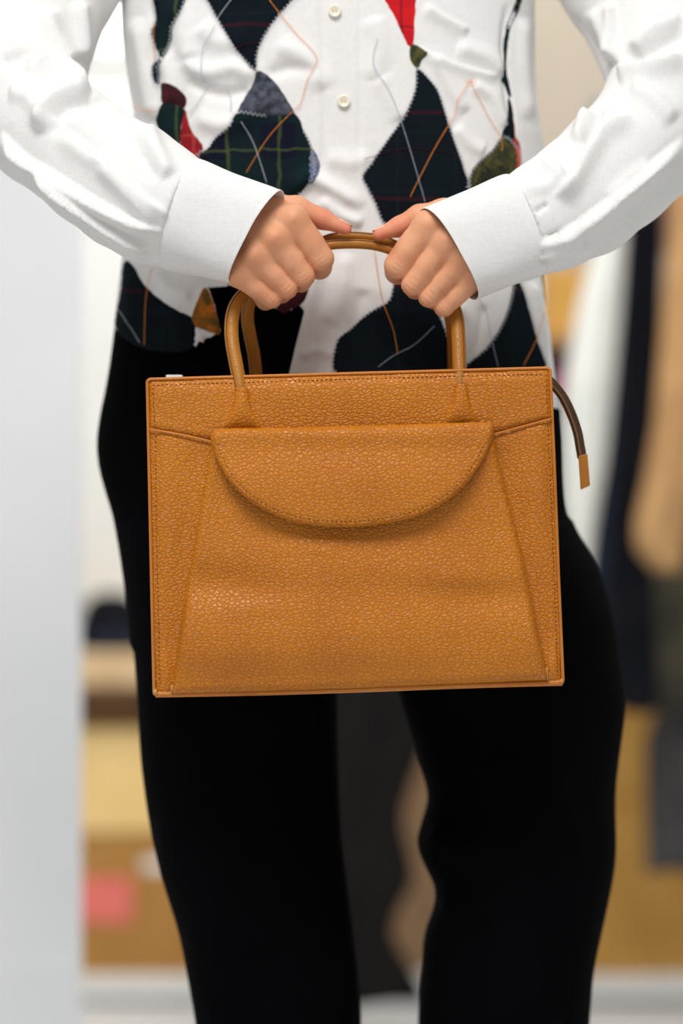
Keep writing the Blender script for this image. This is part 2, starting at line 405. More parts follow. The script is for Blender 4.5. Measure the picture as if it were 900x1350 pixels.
# ------------------------------------------------------------------ the setting
def room():
    o = struct(box('floor', (-2.2, -2.4, -0.06), (2.2, 2.75, 0.0), 'floor', bev=0))
    struct(box('wall_back', (-2.2, 2.66, 0.0), (2.2, 2.74, 2.9), 'wall', bev=0))
    # taupe partition behind the clothes rails
    struct(box('wall_right', (0.02, 2.60, 0.0), (2.2, 2.655, 2.9), 'taupe', bev=0))
    # white panel wall close by on the left
    struct(box('wall_left', (-1.6, 1.0, 0.0), (-0.325, 1.045, 2.9), 'panel', bev=0.002))
    struct(box('baseboard_left', (-1.6, 0.994, 0.0), (-0.3275, 0.9995, 0.318), 'panel', bev=0.001))
    # window high in the back wall
    fr = struct(box('window_1', (-0.72, 2.640, 1.74), (-0.16, 2.659, 1.765), 'plastic', bev=0.002)); fr['_o'] = (0, 0, 0)
    box('window_pane', (-0.70, 2.646, 1.765), (-0.18, 2.656, 2.5), 'glow', fr, 0)
    for a, b in (((-0.72, 2.640, 1.765), (-0.70, 2.659, 2.52)), ((-0.18, 2.640, 1.765), (-0.16, 2.659, 2.52)), ((-0.72, 2.64, 2.5), (-0.16, 2.659, 2.52))):
        box('window_frame', a, b, 'plastic', fr, 0)
    # raised white plinth along the back wall over a dark strip that paints in the shade
    pl = struct(box('trim_1', (-2.2, 2.30, 0.010), (2.2, 2.599, 0.046), 'plinth', bev=0.004)); pl['_o'] = (0, 0, 0)
    box('plinth_shade_strip', (-2.2, 2.315, 0.0), (2.2, 2.595, 0.0098), 'dark', pl, 0)
room()

def carton(name, label, lo, hi, mat, flap_line=True, extra=None, group=None):
    lo = np.array(lo, float); hi = np.array(hi, float)
    t = thing(name, label, 'box', ((lo[0]+hi[0])/2, (lo[1]+hi[1])/2, lo[2]), group)
    t_ = 0.004
    # body of four walls and a floor
    for nm, a, b in (('front_wall', (lo[0], lo[1], lo[2]), (hi[0], lo[1]+t_, hi[2])), ('rear_wall', (lo[0], hi[1]-t_, lo[2]), (hi[0], hi[1], hi[2])),
                     ('side_wall', (lo[0], lo[1]+t_, lo[2]), (lo[0]+t_, hi[1]-t_, hi[2])), ('side_wall', (hi[0]-t_, lo[1]+t_, lo[2]), (hi[0], hi[1]-t_, hi[2])),
                     ('base', (lo[0]+t_, lo[1]+t_, lo[2]), (hi[0]-t_, hi[1]-t_, lo[2]+t_))):
        box(nm, a, b, mat, t, 0.001)
    m = (lo[1]+hi[1])/2
    box('flap', (lo[0]+t_, lo[1]+t_, hi[2]-t_), (hi[0]-t_, m-0.001, hi[2]), mat, t, 0.001)
    box('flap', (lo[0]+t_, m+0.001, hi[2]-t_), (hi[0]-t_, hi[1]-t_, hi[2]), mat, t, 0.001)
    if extra: extra(t)
    return t
def B(px, py, y): return P(px, py, y)
# shelf side: brown carton, yellow carton, board, dark cap
YB = 2.34
def lab(t):
    a = B(92, 1216, YB-0.003); b = B(174, 1157, YB-0.003)
    box('paper_label', (a[0], YB-0.003, a[2]), (b[0], YB-0.0003, b[2]), 'pink', t, 0, 'pink paper label')
    a = B(188, 1150, YB-0.02); c = B(208, 1132, YB)
    box('tape', (a[0], YB-0.002, a[2]), (c[0]+.02, YB-0.0003, c[2]), 'plastic', t, 0, 'pale strip of tape')
carton('cardboard_box', 'brown cardboard box with pink paper label on the white plinth at left', (-0.86, YB, 0.0465), (-0.165, 2.58, 0.300), 'card_b', extra=lab)
carton('cardboard_box', 'pale yellow cardboard box stacked on the brown box with pink label', (-0.84, YB-0.005, 0.3015), (-0.17, 2.57, 0.484), 'card_y')
def shelf():
    t = thing('wall_shelf', 'pale wooden shelf board above the yellow cardboard box', 'shelf', (-0.5, 2.5, 0.49))
    box('shelf_board', (-0.95, 2.28, 0.565), (-0.12, 2.655, 0.622), 'wood', t, 0.003)
    box('underside_shade', (-0.95, 2.40, 0.487), (-0.12, 2.655, 0.564), 'wood_dark', t, 0.002, 'brown strip standing in for the shade under the shelf')  # shade below the shelf, built as a solid brown strip
shelf()
def cap():
    t = thing('knit_cap', 'dark navy rounded cap lying on the pale wooden shelf at left', 'hat', (-0.43, 2.42, 0.622))
    c = np.array((-0.419, 2.42, 0.6225)); V = []; F = []; n = 40; m = 14
    for i in range(m+1):
        a = i/m*math.pi/2; 
        for k in range(n):
            th = 2*math.pi*k/n; rib = 1+0.02*math.cos(th*14); r = math.cos(a)**0.6*rib
            V.append(c+np.array((0.064*r*math.cos(th), 0.064*r*math.sin(th), 0.105*math.sin(a))))
    for i in range(m):
        for k in range(n): F.append([i*n+k, i*n+(k+1) % n, (i+1)*n+(k+1) % n, (i+1)*n+k])
    mesh('crown', V, F, 'g_black', t)
    V = []; F = []
    th = np.arange(48)*2*math.pi/48
    for (r, z) in ((0.062, 0.0), (0.068, 0.004), (0.069, 0.028), (0.064, 0.034)):
        for a in th: V.append(c+np.array((r*math.cos(a)*(1+0.01*math.cos(a*24)), r*0.97*math.sin(a), z)))
    for i in range(3):
        for k in range(48): F.append([i*48+k, i*48+(k+1) % 48, (i+1)*48+(k+1) % 48, (i+1)*48+k])
    mesh('brim_band', V, F, 'g_navy', t)
cap()
carton('cardboard_box', 'tan cardboard box between the legs behind the charcoal coat', (-0.155, YB+0.02, 0.0465), (0.30, 2.58, 0.50), 'wood_dark')
carton('cardboard_box', 'large tan cardboard box on the plinth at lower right under the hanging clothes', (0.315, YB, 0.0465), (0.98, 2.58, 0.60), 'card')
def rail(name, label, x0, x1, y, z, posts):
    t = thing(name, label, 'clothes rack', ((x0+x1)/2, y, 0 if posts else z))
    tube('rail', [(x0-0.02, y, z), (x1+0.02, y, z)], 0.011, 'steel', t, 14)
    if posts:
        for x in (x0, x1):
            tube('post', [(x, y, 0.025), (x, y, z)], 0.011, 'steel', t, 14)
            tube('foot', [(x, y-0.22, 0.014), (x, y+0.22, 0.014)], 0.013, 'steel', t, 12, up=(0, 0, 1))
    else:
        tube('rail', [(x0-0.02, y+.27, z), (x1+0.02, y+.27, z)], 0.011, 'steel', t, 14)
        for x in (0.475, 0.97):
            tube('bracket', [(x, y, z), (x, y, z-.025), (x, 2.598, z-.025)], 0.008, 'steel', t, 10, up=(1, 0, 0))
    return t
RY = 1.75; RZ = 1.50
rail('clothes_rail', 'steel wall-mounted clothes rail at right holding the white, black and camel clothes', 0.405, 1.0, RY, RZ, False)
rail('clothes_rack', 'steel clothes rack standing directly behind the person', -0.125, 0.31, 1.9, 1.33, True)
def garment(name, label, cat, rows, y, thick, mat, seed=0, railz=RZ, folds=5, group=None):
    """hanging cloth body with soft vertical folds; rows = (pixel row, left, right) measured at its depth"""
    rr = np.array(rows, float); pys = np.linspace(rr[0, 0], rr[-1, 0], 46); n = 72
    L = np.interp(pys, rr[:, 0], rr[:, 1]); R = np.interp(pys, rr[:, 0], rr[:, 2])
    k = np.ones(3)/3
    L = np.convolve(np.pad(L, 1, 'edge'), k, 'valid'); R = np.convolve(np.pad(R, 1, 'edge'), k, 'valid')
    xc = P((L[0]+R[0])/2, pys[0], y)
    t = thing(name, label, cat, (xc[0], y, P(0, pys[-1], y)[2]), group)
    V = []; F = []; ph = seed*1.7
    for i, py in enumerate(pys):
        a = P(L[i], py, y); b = P(R[i], py, y); c = (a+b)/2; hw = (b[0]-a[0])/2; s = i/45
        for q in range(n):
            th = 2*math.pi*q/n
            f = 1+(0.06+0.16*s)*math.sin(folds*th+ph+1.2*math.sin(3*s+seed))
            f2 = 1+0.03*math.sin(11*th+seed*3+4*s)
            V.append(c+np.array((hw*math.cos(th)*(1+0.02*math.sin(7*th)), thick/2*math.sin(th)*f*f2, 0.004*math.sin(3*th+seed)*s)))
    for i in range(45):
        for q in range(n): F.append([i*n+q, i*n+(q+1) % n, (i+1)*n+(q+1) % n, (i+1)*n+q])
    top = len(V); V.append(P((L[0]+R[0])/2, pys[0]-8, y)); F += [[q, (q+1) % n, top] for q in range(n)]
    F.append([45*n+q for q in range(n)])
    fix_normals(mesh('cloth', V, F, mat, t))
    z0 = P(0, pys[0]-8, y)[2]; x = V[top][0]
    hk = [(x, y, z0-0.01), (x, y, max(z0+0.01, railz-0.035))]+[(x, RY+(y-RY)*0+0.0155*math.sin(a) if False else y+0.0155*math.sin(a), railz-0.002-0.0155*math.cos(a)+0.0) for a in np.linspace(-0.2, 4.2, 10)]
    tube('hanger_hook', hk, 0.0022, 'steel', t, 6, up=(1, 0, 0))
    return t
G2 = 'clothes on the rack at right'
garment('coat', 'long ivory white coat hanging at the left end of the right rack', 'coat',
        [(215, 790, 836), (300, 790, 826), (400, 762, 819), (500, 745, 810), (600, 738, 800), (700, 742, 784), (770, 758, 776)], RY-0.03, 0.07, 'g_white', 1, group=G2)
garment('coat', 'long black coat hanging between the ivory coat and the camel coat', 'coat',
        [(200, 835, 872), (300, 828, 876), (420, 822, 872), (600, 812, 866), (760, 800, 862), (900, 790, 868), (935, 790, 872)], RY+0.04, 0.08, 'g_black', 2, group=G2)
garment('coat', 'camel tan coat hanging right of the long black coat', 'coat',
        [(195, 886, 960), (300, 884, 980), (420, 873, 960), (560, 862, 940), (640, 848, 920), (690, 836, 908), (730, 838, 900), (752, 868, 898)], RY-0.045, 0.055, 'g_tan', 3, group=G2)
garment('jacket', 'dusty brown jacket behind the camel coat, just above the black coat', 'jacket',
        [(190, 862, 890), (260, 864, 888), (335, 866, 888)], RY+0.24, 0.06, 'g_rose', 4, group=G2)
garment('coat', 'dark olive coat hanging below and behind the camel coat at right edge', 'coat',
        [(200, 892, 1010), (500, 886, 1010), (735, 868, 1000), (800, 836, 1000), (935, 838, 1000)], RY+0.235, 0.05, 'g_olive', 5, group=G2)
garment('jacket', 'navy jacket hanging behind the ivory coat, seen past its hem', 'jacket',
        [(220, 800, 850), (640, 775, 840), (760, 775, 835), (880, 772, 836)], RY+0.27, 0.06, 'g_navy', 6, group=G2)
garment('garment_bag', 'slate grey cloth bag hanging in front of the large tan box', 'garment bag',
        [(200, 905, 1000), (900, 900, 1000), (945, 852, 1010), (1000, 850, 1010), (1150, 852, 1010)], RY+0.315, 0.035, 'g_grey', 8, folds=3, group=G2)
garment('coat', 'charcoal coat hanging behind the person, seen between the legs', 'coat',
        [(320, 420, 500), (500, 400, 560), (900, 395, 585), (985, 397, 560), (1040, 397, 538), (1080, 400, 526), (1110, 400, 534), (1150, 402, 552), (1185, 402, 536), (1215, 404, 506), (1240, 404, 514), (1270, 405, 542), (1316, 405, 565)], 1.9, 0.10, 'g_char', 10, 1.33)
def upper_shelf():
    t = thing('wall_shelf', 'taupe shelf on the right wall holding the small tan box', 'shelf', (0.5, 2.5, 1.15))
    a = P(690, 445, 2.3)
    box('shelf_board', (a[0], 2.3, a[2]-0.02), (0.95, 2.598, a[2]), 'wood_dark', t, 0.002)
upper_shelf()
a = P(702, 444, 2.34); b = P(790, 352, 2.34)
def low_shelf():
    a = P(690, 524, 2.3); t = thing('wall_shelf', 'lower taupe shelf on the right wall holding the folded magenta cloth', 'shelf', (0.5, 2.5, a[2]-.02))
    box('shelf_board', (a[0], 2.3, a[2]-0.02), (0.95, 2.598, a[2]), 'wood_dark', t, 0.002)
low_shelf()
def folded(name, label, cat, px0, px1, py0, py1, mat, n=3):
    a = P(px0, py1, 2.33); b = P(px1, py0, 2.33); t = thing(name, label, cat, ((a[0]+b[0])/2, 2.45, a[2]+.0004))
    hh = (b[2]-a[2]-.0006)/n
    for i in range(n):
        o = box('fold_layer', (a[0]+.004*(i % 2), 2.33+.003*(i % 2), a[2]+.0004+hh*i), (b[0]-.005*(i % 2), 2.56, a[2]+hh*(i+.97)), mat, t, hh*0.42)
folded('folded_sweater', 'magenta folded sweater on the lower right shelf beside the ivory coat', 'sweater', 700, 790, 486, 524, 'g_mag')
folded('folded_sweater', 'black folded sweater lying on top of the magenta one', 'sweater', 700, 790, 452, 485.5, 'g_black')
carton('cardboard_box', 'small tan cardboard box on the upper shelf between torso and ivory coat', (a[0], 2.34, a[2]+0.0005), (b[0]+0.1, 2.58, b[2]), 'card')

# ------------------------------------------------------------------ the person
person = thing('person', 'person in white shirt with wool argyle patches and black trousers holding up the tan handbag', 'person', (0, 0.19, 0))
# --- trousers: hips and two legs as one cloth surface
def profile(rows, z):
    r = np.array(sorted(rows)); return [np.interp(z, r[:, 0], r[:, k]) for k in range(1, r.shape[1])]
YT = 0.195
def zrow(py, y=YT): return P(0, py, y)[2]
def xcol(px, y=YT): return P(px, 0, y)[0]
def trousers():
    h = 0.0045; G, shp = grid((-0.30, 0.03, 0.0), (0.32, 0.37, 1.11), h); X, Y, Z = G; z1 = Z[0, 0, :]
    def ell(rows, extra=None):
        rows = [(zrow(py) if py < 5000 else py-9000, xcol(l), xcol(r), d, yc) for py, l, r, d, yc in rows]
        l, r, d, yc = profile(rows, z1); k = np.ones(9)/9
        l, r = [np.convolve(np.pad(q, 4, 'edge'), k, 'valid') for q in (l, r)]
        c = (l+r)/2; a = (r-l)/2
        q = np.sqrt(((X-c)/a)**2+((Y-yc)/d)**2); return (q-1)*np.minimum(a, d)
    # rows: pixel row, left, right, half depth, centre y
    left = ell([(700, 158, 445, .098, .195), (800, 172, 446, .096, .195), (900, 180, 444, .094, .195), (1000, 185, 446, .09, .197), (1080, 195, 448, .088, .20), (1150, 210, 455, .086, .20),
                (1230, 236, 466, .084, .20), (1290, 247, 473, .082, .20), (1350, 258, 477, .08, .20), (1500, 268, 470, .075, .20), (1900, 290, 450, .07, .205)])
    right = ell([(640, 500, 742, .094, .195), (685, 500, 746, .096, .195), (740, 500, 782, .098, .195), (800, 505, 802, .1, .195), (900, 520, 822, .1, .195), (930, 529, 825, .098, .195), (990, 548, 816, .096, .195),
                 (1040, 563, 811, .094, .2), (1068, 569, 811, .092, .2), (1095, 545, 812, .092, .2), (1130, 552, 813, .09, .2), (1185, 583, 803, .088, .2), (1220, 559, 795, .088, .2), (1280, 556, 782, .085, .2),
                 (1350, 550, 777, .082, .2), (1500, 560, 765, .078, .2), (1900, 575, 735, .07, .205)])
    hip = ell([(330, 165, 712, .088, .195), (440, 150, 722, .092, .195), (500, 142, 735, .094, .195), (560, 129, 740, .096, .195), (600, 126, 742, .098, .195), (640, 136, 742, .10, .195), (690, 152, 748, .102, .195), (740, 164, 782, .10, .195), (830, 174, 806, .1, .195)])
    hip = np.maximum(hip, zrow(850)-Z); hip = np.maximum(hip, Z-1.095)
    left = np.maximum(left, Z-zrow(690)); right = np.maximum(right, Z-zrow(690))
    F = smin(smin(left, right, 0.006), hip, 0.008); F = np.maximum(F, 0.035-Z)
    V, Q = surface_nets(F, (-0.30, 0.03, 0.0), h)
    o = mesh('trousers', V, Q, 'black', person)
    sculpt(o, [([(430, 930), (445, 1100), (462, 1250), (470, 1350)], 10, 0.004), ([(560, 1095), (620, 1120), (700, 1110)], 14, 0.006), ([(575, 1190), (640, 1200), (720, 1180)], 12, 0.005),
               ([(200, 1090), (260, 1110), (330, 1090)], 16, 0.004), ([(240, 1230), (300, 1250), (380, 1235)], 14, 0.004), ([(700, 950), (740, 1050), (760, 1150)], 16, 0.004)])
    return o
trousers()
def shoe(x):
    V = []; F = []; n = 28; pr = [(0.285, 0.0), (0.28, .03), (0.24, .036), (0.19, .037), (0.13, .040), (0.08, .044), (0.05, .040), (0.025, .024), (0.018, 0)]
    hs = [0.03, 0.085, 0.09, 0.08, 0.062, 0.05, 0.042, 0.03, 0.012]
    for (y, hw), hh in zip(pr, hs):
        for k in range(n):
            th = 2*math.pi*k/n; V.append((x+max(hw, .004)*math.cos(th), y, 0.004+max(0, hh/2*(1+math.sin(th)))*0.98))
    for i in range(len(pr)-1):
        for k in range(n): F.append([i*n+k, i*n+(k+1) % n, (i+1)*n+(k+1) % n, (i+1)*n+k])
    F.append(list(range(n))); F.append([(len(pr)-1)*n+k for k in range(n)])
    o = fix_normals(mesh('shoe', V, F, 'shoe', person))
    box('sole', (x-0.036, 0.03, 0.0), (x+0.036, 0.28, 0.012), 'dark', o, 0.004)
shoe(-0.058); shoe(0.148)

# --- shirt body
TOP = -170
def torso_lr(py):
    l = np.interp(py, [-170, -120, -60, 0, 50, 110, 150, 200, 250, 300, 345, 430, 520], [330, 190, 168, 160, 162, 170, 177, 178, 174, 170, 161, 151, 142])
    r = np.interp(py, [-170, -120, -60, 0, 60, 130, 185, 230, 300, 350, 365, 440, 485, 540], [560, 715, 706, 704, 704, 706, 714, 716, 712, 711, 712, 725, 729, 736])
    return l, r
# outline of what is missing from the shirt front: everything under the hem and the open slit
HOLE = np.array([(40, 420), (150, 432), (165, 444), (190, 456), (225, 460), (253, 455), (268, 447), (284, 440), (291, 437), (282, 402), (274, 378), (300, 376), (320, 376), (350, 397), (366, 408), (384, 409),
                 (389, 401), (396, 404), (401, 411), (391, 450), (381, 492), (378, 600), (40, 600)], float)
def torso_point(th, py):
    l, r = torso_lr(py); c = P((l+r)/2, py, YT); hw = (r-l)/2/FPX*(CD+YT)
    ct, st = math.cos(th), math.sin(th); e = 2/2.5
    x = hw*math.copysign(abs(ct)**e, ct); d = 0.100+0.006*min(max((200-py)/200, 0), 1)
    if py < -90: d *= max(0.35, 1-(-90-py)/160)
    y = d*math.copysign(abs(st)**e, st)
    return c+np.array((x, -y, 0))
def smoothed(v): return v
def torso(cut):
    # theta 0..pi is the front; dense there
    ths = list(np.linspace(0, math.pi, 380)[:-1])+list(np.linspace(math.pi, 2*math.pi, 90)[:-1])
    # even spacing in x on the front
    fr = np.linspace(0, math.pi, 380)[:-1]
    n = len(ths); V = []; F = []; rows = 290
    for j in range(rows+1):
        for i, th in enumerate(ths):
            py = TOP+(540-TOP)*(j/rows)
            V.append(torso_point(th, py))
    for j in range(rows):
        for i in range(n): F.append([j*n+i, j*n+(i+1) % n, (j+1)*n+(i+1) % n, (j+1)*n+i])
    if cut:
        V = np.array(V); q = to_px(V); fr_ = V[:, 1] < YT; cl = np.full(len(q), 1e9); tgt = q.copy()
        for k in range(len(HOLE)):
            a, b = HOLE[k], HOLE[(k+1) % len(HOLE)]; ab = b-a; t = np.clip(((q-a)@ab)/(ab@ab), 0, 1); c = a+t[:, None]*ab; d = np.linalg.norm(q-c, axis=1)
            m = d < cl; cl[m] = d[m]; tgt[m] = c[m]
        m = fr_ & (cl < 2.2); sc = (CD+V[:, 1])/FPX
        V[m, 0] += ((tgt-q)[:, 0]*sc)[m]; V[m, 2] -= ((tgt-q)[:, 1]*sc)[m]
        q = to_px(V); Fa = np.array(F); ce = q[Fa].mean(1); yy = V[Fa][:, :, 1].mean(1); kill = (inside(HOLE, ce) & (yy < YT)) | ((yy >= YT) & (ce[:, 1] > 430+np.clip((yy-YT)/.08, 0, 1)*60)); F = Fa[~kill]
    o = mesh('shirt', V, F, 'shirt', person); fix_normals(o)
    return o
shirt_creases = [
    # left side of chest
    ([(215, 60), (225, 110), (222, 150), (230, 200)], 10, 0.006), ([(180, 20), (188, 70), (196, 120), (205, 160)], 12, 0.006), ([(203, 0), (205, 40), (202, 80), (212, 110)], 5, -0.004),
    ([(232, 0), (240, 40), (250, 80)], 14, 0.005), ([(235, 75), (270, 95), (310, 90), (345, 105)], 12, 0.005), ([(245, 105), (290, 125), (330, 118)], 9, -0.004),
    ([(255, 150), (290, 165), (330, 150), (360, 120)], 13, 0.005), ([(262, 30), (290, 55), (330, 45)], 14, 0.004), ([(360, 60), (400, 75), (430, 120)], 14, 0.004), ([(350, 100), (385, 90), (420, 95)], 9, -0.003),
    # centre placket
    ([(426, -40), (425, 60), (427, 160), (424, 250)], 2.2, -0.0022), ([(476, -40), (474, 60), (474, 160), (470, 250)], 2.0, -0.0012),
    ([(380, 255), (405, 235), (440, 250), (480, 275)], 10, 0.006), ([(420, 262), (450, 285), (480, 295)], 8, 0.005), ([(430, 205), (460, 215), (490, 205)], 12, 0.003),
    # right side of chest
    ([(560, 5), (590, 25), (620, 40)], 5, 0.004, 's'), ([(545, 60), (600, 85), (660, 102)], 4, 0.003, 's'), ([(600, 60), (640, 75), (665, 95)], 12, 0.004), ([(572, 70), (590, 110), (615, 150)], 9, 0.004),
    ([(620, 110), (650, 130), (668, 170)], 8, 0.004), ([(600, 165), (620, 190), (640, 200)], 9, 0.003), ([(670, 0), (664, 60), (668, 120), (676, 180)], 5, -0.004), ([(690, 20), (690, 90), (698, 160)], 9, 0.005),
    ([(500, 100), (515, 130), (530, 160)], 12, 0.003), ([(490, 20), (500, 60), (490, 110)], 14, 0.003),
    # lower panels
    ([(420, 350), (410, 400), (400, 480)], 9, 0.004), ([(455, 330), (450, 390), (430, 430)], 12, 0.004), ([(480, 380), (470, 420), (460, 445)], 10, -0.003), ([(395, 470), (420, 462), (440, 470)], 6, 0.003),
    ([(600, 400), (620, 430), (600, 480)], 10, 0.004), ([(700, 370), (712, 420), (718, 480)], 6, 0.004), ([(715, 380), (724, 430), (728, 480)], 3, -0.003), ([(640, 400), (630, 440), (610, 480)], 7, -0.003),
    ([(205, 355), (225, 380), (255, 390)], 10, 0.004), ([(170, 360), (175, 400), (170, 430)], 9, 0.003), ([(230, 400), (235, 430), (240, 455)], 8, 0.003)]
full = torso(False); sculpt(full, shirt_creases); bv_t = bvh_of(full)
bpy.data.objects.remove(full, do_unlink=True)
shirt = torso(True); shirt.name = 'shirt'; sculpt(shirt, shirt_creases)
md = shirt.modifiers.new('cloth_thickness', 'SOLIDIFY'); md.thickness = 0.0009; md.offset = -1
TP = [
    ([(203, -20), (250, -20), (245, 0), (235, 22), (228, 35), (227, 50), (222, 65), (213, 80), (209, 92), (211, 110), (204, 110), (200, 98), (201, 85), (211, 76), (203, 58), (199, 40), (206, 25)], 't_green', 1),
    ([(213, 110), (230, 114), (245, 128), (243, 143), (236, 140), (224, 136), (214, 138)], 't_maroon', 0),
    ([(214, 137), (226, 137), (243, 143), (239, 165), (237, 190), (235, 216), (220, 190), (206, 163), (208, 150)], 't_green', 0),
    ([(243, 143), (252, 172), (266, 190), (266, 202), (255, 225), (235, 222), (237, 190)], 't_red', 0),
    ([(262, -20), (400, -20), (386, 0), (368, 20), (352, 42), (342, 62), (338, 78), (337, 94), (322, 80), (306, 58), (288, 28), (273, 0)], 't_navy', 1),
    ([(338, 93), (352, 99), (368, 115), (380, 135), (388, 152), (352, 152), (314, 150), (325, 125), (334, 110)], 't_grey', 0),
    ([(388, 150), (400, 172), (410, 193), (414, 225), (405, 244), (380, 262), (320, 250), (262, 210), (275, 195), (285, 180), (303, 165), (313, 149), (350, 152)], 't_green', 1),
    ([(409, 192), (421, 213), (419, 232), (405, 245), (402, 225), (405, 205)], 't_blue', 0),
    ([(500, -20), (549, -20), (548, 0), (546, 30), (545, 54), (539, 62), (530, 45), (519, 20), (507, 0)], 't_scarlet', 0),
    ([(541, 58), (552, 62), (564, 70), (556, 79), (552, 90), (546, 88), (540, 76)], 't_olive', 0),
    ([(549, 90), (562, 100), (576, 118), (584, 140), (594, 172), (604, 200), (612, 225), (618, 250), (600, 290), (545, 302), (509, 298), (495, 270), (484, 248), (477, 232), (490, 214), (510, 185), (530, 157), (543, 130), (548, 110)], 't_navy', 1),
    ([(662, 180), (675, 190), (682, 200), (684, 222), (672, 240), (650, 246), (617, 250), (617, 240), (621, 226), (632, 212), (648, 198)], 't_olive', 1),
    ([(630, 224), (650, 216), (667, 214), (676, 226), (676, 240), (650, 250), (617, 256), (621, 238)], 't_navy', 0),
    ([(684, -10), (690, -10), (683, 15), (673, 35), (669, 60), (667, 85), (669, 105), (674, 127), (670, 128), (664, 110), (657, 106), (663, 102), (664, 85), (663, 60), (667, 35), (676, 12)], 't_green', 0),
    ([(669, 127), (674, 138), (677, 160), (677, 192), (661, 182), (666, 165), (669, 148)], 't_navy', 0),
    ([(675, 150), (680, 180), (686, 195), (685, 228), (677, 232), (674, 190)], 't_coral', 0),
    ([(163, 345), (175, 350), (190, 375), (215, 398), (240, 412), (256, 422), (258, 450), (240, 464), (195, 461), (170, 450), (153, 435), (153, 415), (159, 385)], 't_navy', 0),
    ([(265, 386), (272, 378), (281, 400), (291, 438), (284, 440), (262, 432), (251, 425), (256, 408)], 't_orange', 0),
    ([(355, 385), (385, 368), (407, 372), (402, 395), (390, 406), (383, 408), (376, 414), (366, 408)], 't_maroon', 0),
    ([(443, 453), (460, 435), (490, 410), (513, 396), (520, 372), (540, 378), (560, 395), (578, 415), (588, 440), (593, 462), (596, 500), (452, 500)], 't_navy', 1),
    ([(679, 366), (690, 385), (700, 420), (708, 450), (714, 495), (605, 496), (640, 460), (660, 430), (671, 400)], 't_navy', 1),
]
for poly, mt, zz in TP:
    lb = {'t_red': 'red wool patch', 't_scarlet': 'scarlet wool patch', 't_maroon': 'maroon wool patch', 't_green': 'green and navy checked wool patch', 't_navy': 'near-black navy wool patch',
          't_grey': 'mottled grey wool patch', 't_blue': 'pale blue wool patch', 't_coral': 'orange-red wool patch', 't_olive': 'olive wool patch', 't_orange': 'orange and olive wool patch'}[mt]
    patch('wool_patch', bv_t, poly, mt, shirt, 0.0016, 5, 3, lb, 0.35)
    if zz: zigzag(bv_t, poly[1:] if poly[0][0] == 388 else poly, 'th_grey', shirt, closed=poly[0][0] != 388)
# frayed white scrap by the hem
patch('frayed_hem', bv_t, [(254, 452), (258, 440), (252, 428), (262, 433), (284, 440), (276, 446), (270, 444), (268, 452), (262, 449), (258, 458)], 'shirt', shirt, 0.0022, 4, 0)
TH = [([(355, 0), (372, 22), (395, 50), (417, 78), (404, 110), (396, 137), (388, 145), (355, 180), (325, 228)], 'th_orange'),
      ([(283, 35), (268, 65), (266, 95), (275, 108), (300, 115), (305, 135), (305, 148)], 'th_blue'), ([(242, 82), (260, 98), (275, 108)], 'th_blue'), ([(277, 112), (262, 135), (250, 150)], 'th_blue'),
      ([(178, 140), (190, 145), (208, 147)], 'th_orange'), ([(318, 160), (335, 190), (352, 242)], 'th_white'), ([(305, 0), (296, 12), (287, 25)], 'th_white'),
      ([(620, 106), (603, 130), (600, 148), (570, 200), (540, 260)], 'th_orange'), ([(619, 104), (640, 150), (658, 180), (660, 200)], 'th_orange'), ([(612, 108), (628, 110)], 'th_orange'),
      ([(498, 50), (492, 85), (510, 115), (525, 150), (545, 215), (560, 268)], 'th_blue'), ([(493, 330), (499, 370), (505, 400), (518, 435), (524, 468)], 'th_orange'),
      ([(498, 484), (520, 468), (545, 455), (572, 430)], 'th_blue'), ([(628, 392), (640, 408), (645, 440), (655, 484)], 'th_blue'), ([(716, 412), (706, 445), (688, 482)], 'th_orange'),
      ([(202, 355), (194, 395), (192, 455)], 'th_orange'), ([(158, 408), (170, 425), (186, 452)], 'th_white'), ([(500, 440), (530, 450), (560, 460)], 'th_blue') if False else ([(203, 30), (202, 60), (206, 80)], 'th_orange'),
      ([(480, 210), (540, 196), (600, 205)], 't_maroon'), ([(308, 62), (325, 58), (345, 56)], 't_maroon')]
for pts, mt in TH: thread(bv_t, pts, mt, shirt)
def button(px, py, r=0.0056):
    c = hit(bv_t, px, py, 0.001); V = []; F = []; n = 28
    prof = [(0, -0.0012), (0.55, -0.0012), (0.72, -0.0019), (0.9, -0.0021), (1.0, -0.0013), (1.0, 0.0004), (0.9, 0.0008)]
    for a, z in prof:
        for k in range(n): th = 2*math.pi*k/n; V.append(c+np.array((max(a, .02)*r*math.cos(th), z, max(a, .02)*r*math.sin(th))))
    for i in range(len(prof)-1):
        for k in range(n): F.append([i*n+k, i*n+(k+1) % n, (i+1)*n+(k+1) % n, (i+1)*n+k])
    F.append(list(range(n)))
    o = fix_normals(mesh('button', V, F, 'button', shirt)); parts = []
    for sx in (-1, 1):
        for sz in (-1, 1): parts.append(tube_data([c+np.array((sx*.0013, -0.0014, sz*.0013)), c+np.array((sx*.0013, -0.0011, sz*.0013))], 0.0006, 8))
    for sx in (-1, 1): parts.append(tube_data([c+np.array((sx*.0013, -0.00165, -.0013)), c+np.array((sx*.0013, -0.00165, .0013))], 0.00035, 6))
    # button holes and thread belong to the button face; joined as one thread piece
    return o, parts
for bx, by in ((453, 134), (441, 15)):
    o, parts = button(bx, by); V, F = merge(parts); mesh('button_thread', V, F, 'worn', shirt)

